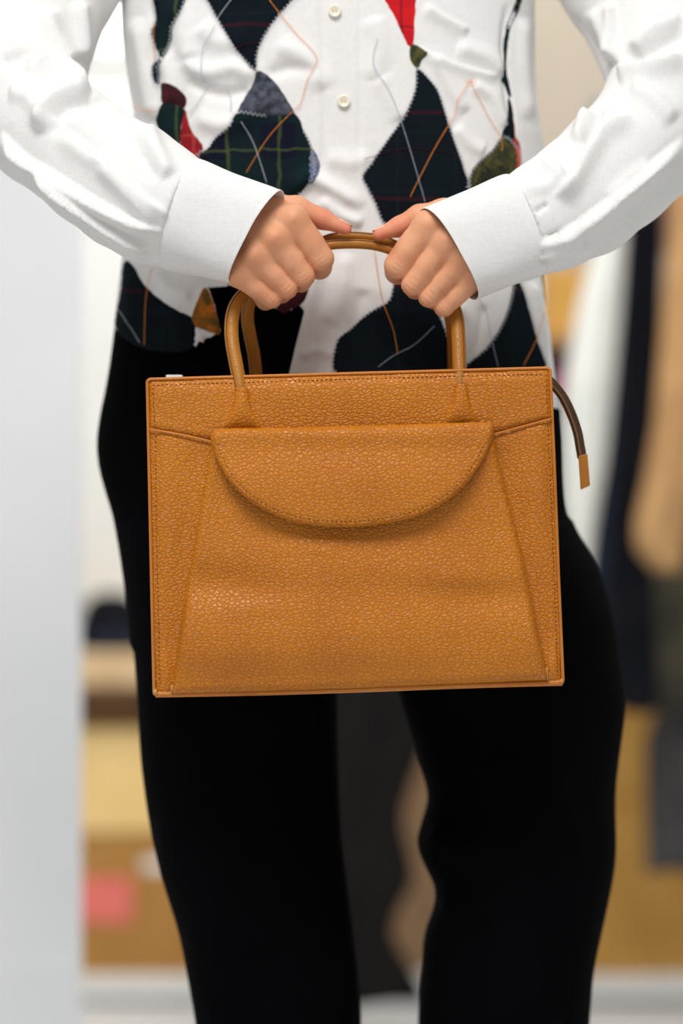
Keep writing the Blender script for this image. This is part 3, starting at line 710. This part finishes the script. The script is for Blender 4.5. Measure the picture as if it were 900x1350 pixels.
# --- sleeves
def sleeve(chain, creases, lo, hi, c0, c1, sy=1.12):
    h = 0.0022; pts = [(P(*c[:3]), c[3]/FPX*(CD+c[2])) for c in chain]
    G, shp = grid(lo, hi, h); F = None
    for (a, ra), (b, rb) in zip(pts[:-1], pts[1:]):
        f = capsule(G, a, b, ra, rb, sy); F = f if F is None else smin(F, f, 0.006)
    pa = P(*c0); pb = P(*c1); ax = (pb-pa)/np.linalg.norm(pb-pa); pa = pa+ax*0.003
    F = np.maximum(F, (G[0]-pa[0])*ax[0]+(G[1]-pa[1])*ax[1]+(G[2]-pa[2])*ax[2])
    V, Q = surface_nets(F, lo, h); o = mesh('sleeve', V, Q, 'shirt', shirt)
    sculpt(o, [(c[0], c[1], c[2]*1.25)+tuple(c[3:]) for c in creases]); return o
# (pixel x, pixel y, depth, radius in pixels)
left_chain = [(235, -150, .18, 92), (110, -110, .17, 100), (64, -30, .15, 95), (40, 30, .13, 90), (20, 118, .10, 88), (60, 168, .075, 79), (92, 191, .062, 77), (128, 220, .05, 79), (170, 246, .035, 83), (205, 268, .026, 80), (230, 280, .020, 74)]
sleeve(left_chain, [
    ([(75, 165), (110, 195), (150, 225), (190, 262), (224, 284)], 7, 0.006, 's'), ([(70, 160), (100, 180), (135, 205)], 12, -0.003),
    ([(30, 75), (60, 80), (90, 95), (120, 125)], 7, 0.010, 's'), ([(120, 128), (85, 125), (62, 140), (50, 175)], 9, 0.008), ([(150, 135), (95, 140), (72, 160)], 8, -0.004),
    ([(0, 172), (30, 205), (70, 230), (120, 262), (175, 290), (215, 306)], 6, 0.012, 's'), ([(60, 225), (100, 262), (150, 300), (205, 332)], 8, 0.010, 's'),
    ([(5, 230), (60, 268), (110, 300), (150, 334)], 12, -0.005), ([(105, 0), (108, 40), (112, 80)], 9, 0.006), ([(60, 10), (70, 50), (100, 85)], 14, 0.006), ([(0, 85), (30, 75), (55, 82)], 10, -0.005),
    ([(190, 165), (205, 200), (222, 235)], 12, 0.006), ([(160, 160), (185, 200), (210, 240)], 9, -0.004), ([(130, 220), (170, 260), (205, 300)], 9, 0.003), ([(10, 120), (40, 130), (60, 175)], 12, 0.004)],
    (-0.42, -0.10, 1.0), (-0.09, 0.32, 1.48), (240, 281, .022), (338, 314, .006))
right_chain = [(650, -150, .18, 92), (780, -110, .17, 100), (832, -30, .15, 94), (868, 30, .13, 92), (900, 110, .10, 95), (860, 178, .08, 84), (812, 222, .06, 82), (770, 258, .042, 80), (728, 282, .028, 74), (697, 296, .020, 69)]
sleeve(right_chain, [
    ([(900, 176), (870, 205), (830, 238), (790, 272), (750, 300), (705, 322)], 6, -0.001), ([(705, 326), (750, 304), (795, 272), (835, 240), (905, 180)], 7, 0.012, 's'),
    ([(730, 262), (752, 238), (775, 200), (795, 172), (835, 150)], 6, 0.008, 's'), ([(704, 281), (722, 268)], 3, -0.003), ([(718, 312), (755, 302)], 3, -0.002),
    ([(812, 95), (850, 88), (900, 72)], 7, 0.008, 's'), ([(820, 80), (860, 66), (905, 40)], 9, -0.006), ([(808, 0), (812, 45), (816, 85)], 5, 0.008, 's'), ([(835, 70), (860, 40), (900, 25)], 10, 0.006),
    ([(775, 145), (768, 165), (760, 190)], 8, 0.007), ([(790, 140), (785, 165), (770, 195)], 6, -0.005), ([(830, 115), (860, 130), (890, 160)], 12, 0.005), ([(715, 210), (735, 230), (745, 262)], 9, 0.004),
    ([(690, 250), (720, 245), (745, 225)], 9, 0.003), ([(780, 10), (800, 50), (815, 80)], 10, 0.005), ([(750, 20), (780, 60), (805, 90)], 8, -0.004), ([(860, 215), (830, 235), (800, 265)], 8, 0.004), ([(690, 345), (730, 335), (775, 318)], 9, 0.005)],
    (0.12, -0.10, 1.0), (0.44, 0.32, 1.48), (690, 297, .022), (592, 334, .006))
def cuff(c0, c1, r0, r1, d0, d1, slit, rtop, seed):
    """flat stitched cuff band: c0,r0 at the seam, c1,r1 at the open edge"""
    a = P(*c0); b = P(*c1); ra = r0/FPX*(CD+c0[2]); rb = r1/FPX*(CD+c1[2]); ax = (b-a)/np.linalg.norm(b-a)
    # in-plane direction: the flat side faces the camera
    u = np.cross((0, 1, 0), ax); u /= np.linalg.norm(u); v = np.cross(ax, u); n = 96; V = []; F = []
    prof = [(-0.06, .97, 0), (0.0, 1.0, 0), (0.02, 1.02, 0), (.05, 1.035, 0), (.2, 1.03, 0), (.4, 1.0, 0), (.6, 1.0, 0), (.8, 1.0, 0), (.93, 1.0, 0), (.955, .99, 0), (.97, 1.0, 0), (1.0, 1.0, 0), (1.006, .99, 0), (1.0, .97, 0), (.8, .965, 0), (.5, .96, 0)]
    for s, q, _ in prof:
        sc = min(max(s, 0), 1); c = a+(b-a)*s; r = (ra+(rb-ra)*sc)*q; d = (d0+(d1-d0)*sc)*q
        for k in range(n):
            th = 2*math.pi*k/n; ct, st = math.cos(th), math.sin(th); e = 0.86
            wob = 1+0.012*math.sin(3*th+seed+3*s)+0.008*math.sin(5*th+seed*2-4*s)
            V.append(c+wob*(u*r*math.copysign(abs(ct)**e, ct)+v*d*math.copysign(abs(st)**e, st))+ax*rtop*ct*max(0, s-.15)/.85)
    for i in range(len(prof)-1):
        for k in range(n): F.append([i*n+k, i*n+(k+1) % n, (i+1)*n+(k+1) % n, (i+1)*n+k])
    o = fix_normals(mesh('cuff', V, F, 'shirt', shirt)); ms = o.modifiers.new('sub', 'SUBSURF'); ms.levels = ms.render_levels = 1
    return o
cuff((240, 281, .022), (338, 314, .006), 74, 69, .0405, .0275, None, -.0075, 1)
cuff((690, 297, .022), (592, 334, .006), 69, 69, .0375, .0275, None, .0075, 2)

# --- body: hands in fine detail, hidden arms / torso / head coarser, one mesh object
def hand(J, lo, hi, h=0.00105):
    G, shp = grid(lo, hi, h)
    X = lambda p: P(*p)
    palm = None
    wr = X(J['wrist']); fa = X(J['forearm'])
    parts = [(fa, wr, 0.026, 0.0225, 1.25)]
    for m, rm in zip(J['mcp'], (0.0102, 0.0102, 0.0098, 0.0092)):
        mm = X(m); base = wr+(mm-wr)*0.30; parts.append((base, mm, 0.0150, rm, 1.0))
        inn = mm+np.array((0, 0.011, 0)); parts.append((base+np.array((0, .008, 0)), inn, 0.0150, 0.0100, 1.0))
    th = [X(p) for p in J['thumb']]
    parts.append((wr+(th[0]-wr)*0.4, th[0], 0.016, 0.0135, 1.0))
    for a, b, ra, rb, sy in parts:
        f = capsule(G, a, b, ra, rb, sy); palm = f if palm is None else smin(palm, f, 0.009)
    for i in range(3):
        m2 = (X(J['mcp'][i])+X(J['mcp'][i+1]))/2+np.array((0, 0.0025, 0)); p2 = (X(J['pip'][i])+X(J['pip'][i+1]))/2+np.array((0, .003, 0))
        palm = smin(palm, capsule(G, wr+(m2-wr)*0.3, m2+(p2-m2)*0.12, 0.0150, 0.0098), 0.008)
    # tendons along the back of the hand
    for m in J['mcp'][:4]:
        mm = X(m)+np.array((0, -0.0055, 0)); s = wr+(mm-wr)*0.25+np.array((0, -0.008, 0))
        palm = smin(palm, capsule(G, s, mm, 0.003, 0.0048), 0.009)
    fing = None
    for i in range(4):
        m, p, d, t = X(J['mcp'][i]), X(J['pip'][i]), X(J['dip'][i]), X(J['tip'][i])
        r = J['r'][i]*1.04; f = capsule(G, m, p, r*1.04, r*1.0)
        mid = (m+p)/2
        f = smin(f, capsule(G, m+(p-m)*0.42+np.array((0, .001, 0)), m+(p-m)*0.62, r*1.02, r*1.0), 0.003)
        f = smin(f, capsule(G, p+np.array((0, .001, 0)), d, r*0.96, r*0.90), 0.0012); f = smin(f, capsule(G, d, t, r*0.92, r*0.78), 0.0028)
        fing = f if fing is None else smin(fing, f, 0.0011)
    tf = smin(capsule(G, th[0], th[1], 0.0128, J['rt'][0]), capsule(G, th[1], th[2], J['rt'][0], J['rt'][1]), 0.004)
    tf = smin(tf, capsule(G, th[2], th[3], J['rt'][1], J['rt'][2]), 0.003)
    F = smin(palm, fing, 0.007)
    F = smin(F, tf, 0.0035)
    V, Q = surface_nets(F, lo, h)
    # blush: pinker thumb, knuckles, fingertips
    bl = np.zeros(len(V))
    for q, s in [(th[2], .013), (th[3], .013), (th[1], .008)]+[(X(p), .007) for p in J['pip']]+[(X(p), .008) for p in J['mcp']]:
        amp = 1.0 if s > .01 else 0.38
        bl = np.maximum(bl, amp*np.exp(-(np.linalg.norm(V-q, axis=1)/s)**2/1.5))
    return V, Q, bl, th
JL = dict(wrist=(326, 296, .024), forearm=(262, 262, .045),
          mcp=[(386, 289, .004), (362, 314, .000), (335, 336, .002), (312, 360, .008)],
          pip=[(423, 341, .012), (400, 364, .010), (378, 380, .011), (358, 393, .014)],
          dip=[(421, 352, .036), (396, 371, .036), (371, 386, .037), (350, 396, .037)],
          tip=[(404, 335, .058), (378, 352, .060), (352, 366, .060), (333, 377, .058)],
          r=[0.0106, 0.0092, 0.0087, 0.0083], thumb=[(362, 276, .026), (391, 275, .028), (425, 289, .030), (456, 302, .028)], rt=[.0102, .0084, .0048])
JR = dict(wrist=(616, 306, .024), forearm=(680, 275, .045),
          mcp=[(564, 297, .004), (590, 317, .000), (611, 339, .002), (626, 364, .008)],
          pip=[(524, 350, .010), (544, 375, .009), (565, 391, .011), (585, 404, .014)],
          dip=[(524, 358, .035), (548, 380, .035), (572, 394, .036), (592, 405, .037)],
          tip=[(542, 342, .058), (566, 360, .060), (590, 375, .060), (606, 384, .058)],
          r=[0.0110, 0.0093, 0.0087, 0.0083], thumb=[(585, 283, .026), (553, 286, .028), (526, 299, .030), (499, 309, .027)], rt=[.0100, .0084, .0050])
def bounds(J, pad=0.026):
    pts = [P(*p) for k in ('mcp', 'pip', 'dip', 'tip', 'thumb') for p in J[k]]+[P(*J['wrist']), P(*J['forearm'])]
    pts = np.array(pts); return tuple(pts.min(0)-pad), tuple(pts.max(0)+pad)
def body():
    h = 0.0065; lo = (-0.42, -0.05, 0.95); hi = (0.44, 0.36, 1.80); G, shp = grid(lo, hi, h)
    F = capsule(G, (0, .195, 1.0), (0, .195, 1.30), .115, .125, 1.6)
    for sx in (-1, 1): F = smin(F, capsule(G, (0, .19, 1.37), (sx*.155, .195, 1.385), .06, .048), .03)
    F = smin(F, capsule(G, (0, .19, 1.38), (0, .175, 1.52), .052, .05), .03)
    F = smin(F, capsule(G, (0, .165, 1.60), (0, .18, 1.68), .066, .083), .02)          # skull and face
    F = smin(F, capsule(G, (0, .13, 1.57), (0, .125, 1.56), .04, .038), .02)            # jaw
    F = smin(F, capsule(G, (0, .098, 1.635), (0, .082, 1.605), .007, .012), .008)      # nose
    F = smin(F, capsule(G, (-.018, .093, 1.575), (.018, .093, 1.575), .007, .007), .006)  # lips
    for sx in (-1, 1):
        F = smin(F, capsule(G, (sx*.082, .18, 1.64), (sx*.084, .18, 1.605), .012, .008), .006)
        F = np.maximum(F, -capsule(G, (sx*.03, .078, 1.645), (sx*.034, .078, 1.645), .012, .012))
        F = smin(F, capsule(G, (sx*.031, .100, 1.645), (sx*.032, .100, 1.645), .011, .011), .003)
    for ch, J in ((left_chain, JL), (right_chain, JR)):
        pts = [P(*c[:3]) for c in ch]; rr = np.interp(np.linspace(0, 1, len(pts)), [0, .5, 1], [.040, .030, .024])
        for i in range(len(pts)-1): F = smin(F, capsule(G, pts[i], pts[i+1], rr[i], rr[i+1]), .015)
    V, Q = surface_nets(F, lo, h); vs = [V]; fs = [Q]; bl = [np.zeros(len(V))]; k = len(V)
    th = []
    for J in (JL, JR):
        V, Q, b, t = hand(J, *bounds(J)); vs.append(V); fs.append(Q+k); bl.append(b); k += len(V); th.append(t)
    o = mesh('body', np.vstack(vs), np.vstack(fs), 'skin', person)
    at = o.data.attributes.new('blush', 'FLOAT', 'POINT'); at.data.foreach_set('value', np.concatenate(bl))
    return o, th
body_o, thumbs = body()
# fine skin creases over the finger joints and knuckles
def joint_lines(J, o):
    cr = []
    for m, p in zip(J['mcp'], J['pip']):
        a = np.array(m[:2], float); b = np.array(p[:2], float); ax = (b-a)/np.linalg.norm(b-a); nn = np.array((-ax[1], ax[0]))
        for s in (0.90, 1.0, 1.08):
            c = a+(b-a)*s; cr.append(([c-nn*7, c+ax*1.5, c+nn*7], 1.3, -0.00035))
        cr.append(([a+nn*1-ax*6, a+ax*4], 7, 0.0004))
    return cr
sculpt(body_o, joint_lines(JL, body_o)+joint_lines(JR, body_o))
def nail(t, up):
    a, b = t[2], t[3]; ax = (b-a)/np.linalg.norm(b-a); u = np.array(up, float); u -= ax*(u@ax); u /= np.linalg.norm(u); s = np.cross(ax, u); V = []; F = []; n = 9
    r = 0.0062
    for i in range(8):
        f = i/7; c = b+ax*(-0.008+0.0115*f); wd = 1.05*(1-0.35*max(0, f-0.6)/0.4)
        rr = r*(1.0-0.22*f)
        for k in range(n):
            th = (k/(n-1)-0.5)*2*wd; V.append(c+u*rr*math.cos(th)+s*rr*math.sin(th)*0.95)
    for i in range(7):
        for k in range(n-1): F.append([i*n+k, i*n+k+1, (i+1)*n+k+1, (i+1)*n+k])
    o = fix_normals(mesh('thumb_nail', V, F, 'nail', body_o)); m = o.modifiers.new('thick', 'SOLIDIFY'); m.thickness = 0.0006; m.offset = 0
nail(thumbs[0], (0.1, 0.25, 1)); nail(thumbs[1], (-0.1, 0.25, 1))
def hair():
    G, shp = grid((-.12, .05, 1.5), (.12, .30, 1.80), 0.005)
    F = capsule(G, (0, .185, 1.62), (0, .19, 1.685), .09, .092); F = smin(F, capsule(G, (0, .21, 1.68), (0, .225, 1.52), .085, .06), .02)
    F = np.maximum(F, -capsule(G, (0, .07, 1.6), (0, .085, 1.645), .075, .07))
    V, Q = surface_nets(F, (-.12, .05, 1.5), .005); mesh('hair', V, Q, 'hair', person)
hair()

# ------------------------------------------------------------------ the handbag
bag = thing('handbag', 'tan pebbled leather handbag with half-moon flap held up by both handles', 'handbag', (0.01, 0.045, 0.722))
OUT = [(194, 503), (197, 500), (460, 492.5), (722, 485), (725, 488), (730, 600), (736, 760), (742, 897), (740, 901), (600, 904), (470, 910), (340, 914), (206, 917), (203, 914), (200, 780), (197, 640)]
OUTa = np.array(OUT, float); CEN = OUTa.mean(0)
def ring(inset, y, tb=0.0):
    q = resample(OUTa, 6, True); d = CEN-q; s = np.sign(d)*inset/0.000625
    q2 = q+np.stack((np.where(np.abs(d[:, 0]) > 200, s[:, 0], 0), np.where(np.abs(d[:, 1]) > 170, s[:, 1], 0)), 1)
    return np.array([P(a, b, 0) for a, b in q2])+np.array((0, y, 0))
def bag_shell():
    rings = [ring(.0015, .001), ring(.001, .004), ring(.006, .012), ring(.010, .045), ring(.006, .080), ring(.001, .086), ring(.002, .089)]
    n = len(rings[0]); V = np.vstack(rings); F = []
    for i in range(len(rings)-1):
        for k in range(n): F.append([i*n+k, i*n+(k+1) % n, (i+1)*n+(k+1) % n, (i+1)*n+k])
    # back panel
    vs, fs, bs, b = fill(OUTa, 12)
    o = fix_normals(mesh('gusset', V, F, 'leather_side', bag))
    mesh('back_panel', [P(x, y, 0)+np.array((0, .089, 0)) for x, y in (vs-CEN)*0.994+CEN], fs, 'leather', bag)
bag_shell()
def sstep(x): x = np.clip(x, 0, 1); return x*x*(3-2*x)
def flap_tilt(x, y): return -0.0085*sstep((y-566)/110)
def panel(name, poly, base, height, edge, mat='leather', step=4.5, extra=None, parent=None, label=None, sm=0, tilt=None):
    pl = catmull(poly, sm, True) if sm else np.array(poly, float)
    vs, fs, bs, b = fill(pl, step); d = dist_poly(b, vs)
    pr = np.sqrt(np.clip(1-(1-np.clip(d/edge, 0, 1))**2, 0, 1))
    y = base-height*pr
    if extra is not None: y = y-extra(vs[:, 0], vs[:, 1])*sstep(d/edge)
    if tilt is not None: y = y+tilt(vs[:, 0], vs[:, 1])
    V = [P(px, py, 0)+np.array((0, yy, 0)) for (px, py), yy in zip(vs, y)]
    return fix_normals(mesh(name, V, fs, mat, parent or bag, True, label))
g = lambda x, y, cx, cy, sx, sy: np.exp(-((x-cx)/sx)**2-((y-cy)/sy)**2)
def line_d(x, y, a, b):
    a = np.array(a, float); b = np.array(b, float); ab = b-a; t = np.clip(((x-a[0])*ab[0]+(y-a[1])*ab[1])/(ab@ab), 0, 1)
    return np.hypot(x-a[0]-t*ab[0], y-a[1]-t*ab[1])
def line_s(x, y, a, b):   # signed distance, positive below the line
    a = np.array(a, float); b = np.array(b, float); ab = b-a; return (ab[0]*(y-a[1])-ab[1]*(x-a[0]))/np.linalg.norm(ab)
# yoke (upper band), with stitched lower edge
YOKE = [(196, 502), (460, 494), (724, 487), (727, 551), (652, 571), (560, 578), (460, 590), (360, 590), (278, 580), (197, 566)]
def ex_yoke(x, y):
    return 0.002*g(x, y, 460, 520, 220, 25)-0.0018*np.exp(-(line_d(x, y, (200, 509), (720, 493))/3.0)**2)+0.002*g(x, y, 318, 555, 28, 18)+0.002*g(x, y, 606, 548, 28, 18)
panel('yoke', YOKE, 0.0012, 0.0034, 7, extra=ex_yoke)
# recessed side panels
def ex_sl(x, y):
    return 0.002*g(x, y, 222, 680, 14, 100)-0.0016*np.exp(-(line_d(x, y, (204, 570), (212, 908))/3.0)**2)+0.0045*np.exp(-(line_d(x, y, (250, 590), (222, 900))/9.0)**2)*0-0.0012*np.exp(-(line_d(x, y, (262, 600), (226, 860))/14.0)**2)+0.003*g(x, y, 216, 880, 10, 28)
panel('side_panel', [(197, 567), (240, 574), (282, 582), (290, 660), (270, 915), (206, 915), (202, 780), (199, 640)], 0.0012, 0.0016, 6, extra=ex_sl)
def ex_sr(x, y):
    return 0.003*g(x, y, 705, 640, 16, 90)-0.0016*np.exp(-(line_d(x, y, (720, 556), (735, 895))/3.0)**2)-0.0018*np.exp(-(line_d(x, y, (664, 600), (722, 860))/12.0)**2)+0.003*g(x, y, 727, 875, 9, 22)
panel('side_panel', [(727, 553), (690, 562), (648, 573), (640, 660), (680, 900), (739, 899), (735, 760), (731, 640)], 0.0012, 0.0016, 6, extra=ex_sr)
# pocket: trapezoid with puffed lower half
POCK = [(282, 566), (460, 562), (646, 560), (665, 640), (690, 740), (722, 896), (600, 901), (460, 907), (340, 911), (226, 914), (238, 820), (252, 740), (268, 650)]
def ex_pock(x, y):
    lower = sstep((y-770)/70)*(1-sstep((y-850)/62))
    e = 0.0048*lower*(1-0.25*g(x, y, 650, 850, 90, 60))
    e += 0.004*sstep((y-690)/60)*g(x, y, 470, 760, 200, 90)
    e -= 0.0030*g(x, y, 290, 765, 60, 28)-0.0010*g(x, y, 330, 800, 60, 14)
    e += 0.0012*g(x, y, 600, 760, 60, 14)-0.0012*g(x, y, 650, 790, 50, 18)+0.001*g(x, y, 420, 720, 50, 12)
    e -= 0.0020*g(x, y, 300, 640, 30, 60)
    return e*1.8
panel('pocket', POCK, -0.0030, 0.0068, 9, extra=ex_pock)
# half-moon flap
FL = [(280, 572), (300, 566), (370, 564.5), (460, 562), (560, 559.5), (636, 557), (648, 560), (649, 572), (641, 596), (622, 627), (596, 654), (560, 676), (515, 689), (460, 695), (410, 692), (370, 682), (332, 662), (302, 633), (286, 603), (280, 584)]
def ex_flap(x, y):
    return 0.0045*g(x, y, 470, 625, 150, 45)+0.0025*g(x, y, 470, 575, 190, 12)
fp = catmull(FL, 4, True)
def ex_flap2(x, y):
    d = dist_poly(fp, np.stack((x, y), 1)); low = sstep((y-575)/14)
    return ex_flap(x, y)+low*(0.0006*np.exp(-((d-4.0)/2.2)**2)-0.0011*np.exp(-((d-7.6)/1.8)**2))
panel('flap', FL, -0.0112, 0.0040, 6, step=3.6, extra=ex_flap2, sm=4, tilt=flap_tilt)
# flap thickness down to the pocket: rim strip
def rim(poly, y0, y1, name, mat, inset=0.0, parent=None, sm=4):
    q = resample(catmull(poly, 4, True), 5, True) if sm else resample(np.array(poly, float), 5, True); a = np.array([P(x, y, 0)+np.array((0, y0+(float(flap_tilt(x, y)) if sm else 0), 0)) for x, y in q])
    qq = q+(q.mean(0)-q)*inset; b = np.array([P(x, y, 0)+np.array((0, min(y1, y0+.003)+float(flap_tilt(x, y)) if (y > 575 and sm) else y1, 0)) for x, y in qq]); n = len(q)
    return fix_normals(mesh(name, np.vstack((a, b)), [[k, (k+1) % n, n+(k+1) % n, n+k] for k in range(n)], mat, parent or bag))
rim(FL, -0.0111, -0.0080, 'flap_rim', 'smooth', 0.004)
rim(POCK, -0.0029, 0.0012, 'pocket_side', 'smooth', 0.0, None, 0)
# piping tubes and raised seams
def seam(name, pts, y, r, mat='piping', closed=False, label=None, flat=1.0):
    q = resample(catmull(pts, 5, closed), 4, False) if not closed else resample(np.array(pts, float), 2, True)
    if closed: q = np.vstack((q, q[:2]))
    yy = np.broadcast_to(y, (len(q),)) if np.isscalar(y) else np.interp(np.linspace(0, 1, len(q)), np.linspace(0, 1, len(y)), y)
    return tube(name, [P(a, b, 0)+np.array((0, c, 0)) for (a, b), c in zip(q, yy)], r, mat, bag, 8, label, flat=flat)
seam('edge_piping', OUT, 0.0005, 0.0013, closed=True)
seam('yoke_seam', [(197, 566), (238, 573), (282, 583)], -0.0018, 0.0009)
seam('yoke_seam', [(727, 552), (690, 562), (650, 573)], -0.0018, 0.0009)
seam('bottom_binding', [(205, 915.5), (340, 913), (470, 909), (600, 904), (741, 900)], 0.0015, 0.0027)
def stitches(pts, yfn, closed=False, off=0.0):
    q = resample(catmull(pts, 5, closed), 2.0, closed); parts = []
    for i in range(0, len(q)-3, 3):
        a, b = q[i], q[i+1]+(q[i+2]-q[i+1])*0.3
        parts.append(tube_data([P(a[0], a[1], 0)+np.array((0, yfn(*a), 0)), P(b[0], b[1], 0)+np.array((0, yfn(*b), 0))], 0.00032, 5, True))
    return parts
fb = {}
for o in list(bag.children):
    if o.name.split('.')[0] in ('yoke', 'side_panel', 'pocket', 'flap'): fb[o.name] = o
vv = []; ff = []; k0 = 0
for o in fb.values():
    off = Vector(o['_o']); vv += [v.co+off for v in o.data.vertices]; ff += [tuple(i+k0 for i in p.vertices) for p in o.data.polygons]; k0 = len(vv)
bv_bag = BVHTree.FromPolygons(vv, ff)
def ybag(px, py):
    p = P(px, py, 0); h = bv_bag.ray_cast(Vector((p[0], -0.5, p[2])), Vector((0, 1, 0)))
    return (h[0].y-0.0001) if h[0] is not None else -0.002
parts = []
parts += stitches([(201, 508), (460, 500), (719, 493)], ybag); parts += stitches([(202, 512), (204, 566)], ybag); parts += stitches([(719, 495), (722, 548)], ybag)
parts += stitches([(205, 575), (206, 700), (211, 905)], ybag); parts += stitches([(722, 560), (728, 700), (735, 893)], ybag)
V, F = merge(parts); o = mesh('edge_stitching', V, F, 'stitch', bag); o['kind'] = 'stuff'
flp = np.array(FL); c0 = np.array((462., 610.))
ft = np.gradient(fp, axis=0); fn = np.stack((-ft[:, 1], ft[:, 0]), 1); fn /= np.linalg.norm(fn, axis=1)[:, None]+1e-9
stp = fp+fn*7.6; stp = stp[(stp[:, 1] > 584)]
if not inside(fp, stp[len(stp)//2:len(stp)//2+1])[0]: stp = fp-fn*7.6; stp = stp[(stp[:, 1] > 584)]
stp = stp[np.argsort(stp[:, 0])][::4]
V, F = merge(stitches(stp, ybag)); o = mesh('flap_stitching', V, F, 'stitch', bag); o['kind'] = 'stuff'
for nm, pp in (('worn_corner', (205, 913, 0.0)), ('worn_corner', (740, 899, 0.0))):
    p = P(pp[0], pp[1], 0); tube(nm, [p+np.array((0, -.0018, .003)), p+np.array((0, -.0024, 0)), p+np.array((0.0, .004, -.0015))], [.0008, .0017, .0012], 'worn', bag, 10)
tube('worn_corner', [P(227, 903, -.0042), P(226, 914, -.0035)], [.0006, .0009], 'worn', bag, 8); tube('worn_corner', [P(720, 880, -.0040), P(722, 896, -.0035)], [.0006, .0008], 'worn', bag, 8)

# handles
def handle(name, L, R, arch, ybase, ytop, rad, base=True):
    path = catmull(L[:-1]+arch+R[::-1][1:] if False else L+arch+R[::-1], 8)
    path = resample(path, 4)
    # depth: from the panel at the feet to the gathered grip at the top
    zt = path[:, 1].min(); zb = path[:, 1].max(); s = sstep((zb-path[:, 1])/(zb-zt)*1.15)
    yy = ybase+(ytop-ybase)*s
    pts = np.array([P(a, b, 0) for a, b in path]); dd = (CD+yy)/CD
    pts = np.array([P(a, b, y) for (a, b), y in zip(path, yy)])
    r = rad*(1-0.30*sstep((420-path[:, 1])/70))
    o = tube(name, pts, r, 'smooth', bag, 18)
    # stitched ridge along the strap
    T = np.gradient(pts, axis=0); T /= np.linalg.norm(T, axis=1)[:, None]
    side = np.cross(T, (0, 1, 0)); side /= np.linalg.norm(side, axis=1)[:, None]
    tube('handle_seam', pts+side*(r*0.62)[:, None]+np.array((0, -1, 0))*(r*0.78)[:, None], 0.0005, 'stitch', o, 6)
    return pts
fL = [(319, 548), (318, 530), (316, 508), (311, 480), (306, 452), (305, 428), (309, 406), (319, 389)]
fR = [(606, 545), (606, 528), (606, 505), (605, 475), (604, 445), (602, 420), (596, 400), (586, 384)]
handle('handle', fL, fR, [(340, 368), (372, 345), (405, 330), (440, 322.5), (480, 322), (510, 328), (540, 342), (566, 361)], -0.002, 0.034, 0.0059)
bL = [(341, 520), (338, 500), (335, 470), (329, 440), (326, 418), (329, 400), (338, 385)]
bR = [(600, 520), (599, 500), (598, 470), (597, 440), (594, 420), (588, 400), (578, 384)]
handle('handle', bL, bR, [(356, 368), (380, 347), (408, 327), (440, 312.5), (480, 312), (510, 318), (538, 333), (562, 356)], 0.082, 0.047, 0.0055)
def foot(px, py, y):
    """flared leather base where the handle is sewn to the bag"""
    V = []; F = []; n = 28
    prof = [(-42, 8.4, .0045), (-30, 9.8, .0060), (-20, 11.2, .0068), (-11, 14.5, .0068), (-4, 18.5, .0060), (2, 22, .0046), (8, 25, .0028), (12, 26, .0004)]
    for dz, hw, hd in prof:
        for k in range(n):
            th = 2*math.pi*k/n; p = P(px+hw*math.cos(th)*1.0, py+dz, 0); V.append(p+np.array((0, y+hd*math.sin(th), 0)))
    for i in range(len(prof)-1):
        for k in range(n): F.append([i*n+k, i*n+(k+1) % n, (i+1)*n+(k+1) % n, (i+1)*n+k])
    fix_normals(mesh('handle_base', V, F, 'leather', bag))
foot(319, 553, -0.0028); foot(607, 549, -0.0028)
foot(345, 553, 0.091); foot(600, 549, 0.091)
# zip end strap hanging off the right side
zp = catmull([(722, 500), (731, 509), (743, 525), (753, 546), (761, 570), (765, 592), (767, 604)], 6)
tube('zip_tail', [P(a, b, .045) for a, b in zp], 0.0042, 'zip', bag, 10, 'dark brown zip tail', flat=0.45)
tube('zip_teeth', [P(a-1.5, b+1.5, .042) for a, b in zp], 0.0011, 'metal', bag, 6)
def tag_end():
    o = box('zip_tab', P(0, 0, 0), P(0, 0, 0)+0.01, 'smooth', bag); bpy.data.objects.remove(o, do_unlink=True)
    pts = [(762, 601), (774, 598), (777.5, 640), (765, 646)]
    V = [P(a, b, .041) for a, b in pts]+[P(a, b, .048) for a, b in pts]
    F = [[0, 1, 2, 3], [7, 6, 5, 4], [0, 4, 5, 1], [1, 5, 6, 2], [2, 6, 7, 3], [3, 7, 4, 0]]
    o = fix_normals(mesh('zip_tab', V, F, 'smooth', bag, False, 'tan leather zip tab')); m = o.modifiers.new('b', 'BEVEL'); m.width = 0.0008; m.segments = 2
tag_end()
box('zip_pull', P(219, 502, .05)+np.array((0, -.004, 0)), P(241, 494.5, .05)+np.array((0, .004, 0)), 'plastic', bag, 0.001, 'white tab poking above the bag')
# top closure strip with zip between the panels
tz = [P(200, 508, .045), P(460, 500, .045), P(720, 493, .045)]
tube('zip_tape', tz, 0.034, 'zip', bag, 16, flat=1.0, up=(0, 1, 0)) if False else None
q = [P(205, 510, 0), P(716, 496, 0)]
V = [q[0]+np.array((0, .006, 0)), q[1]+np.array((0, .006, 0)), q[1]+np.array((0, .084, 0)), q[0]+np.array((0, .084, 0))]
mesh('zip_tape', V, [[0, 1, 2, 3]], 'zip', bag, False).modifiers.new('t', 'SOLIDIFY').thickness = 0.002

for o in bpy.data.objects:
    if '_o' in o: del o['_o']
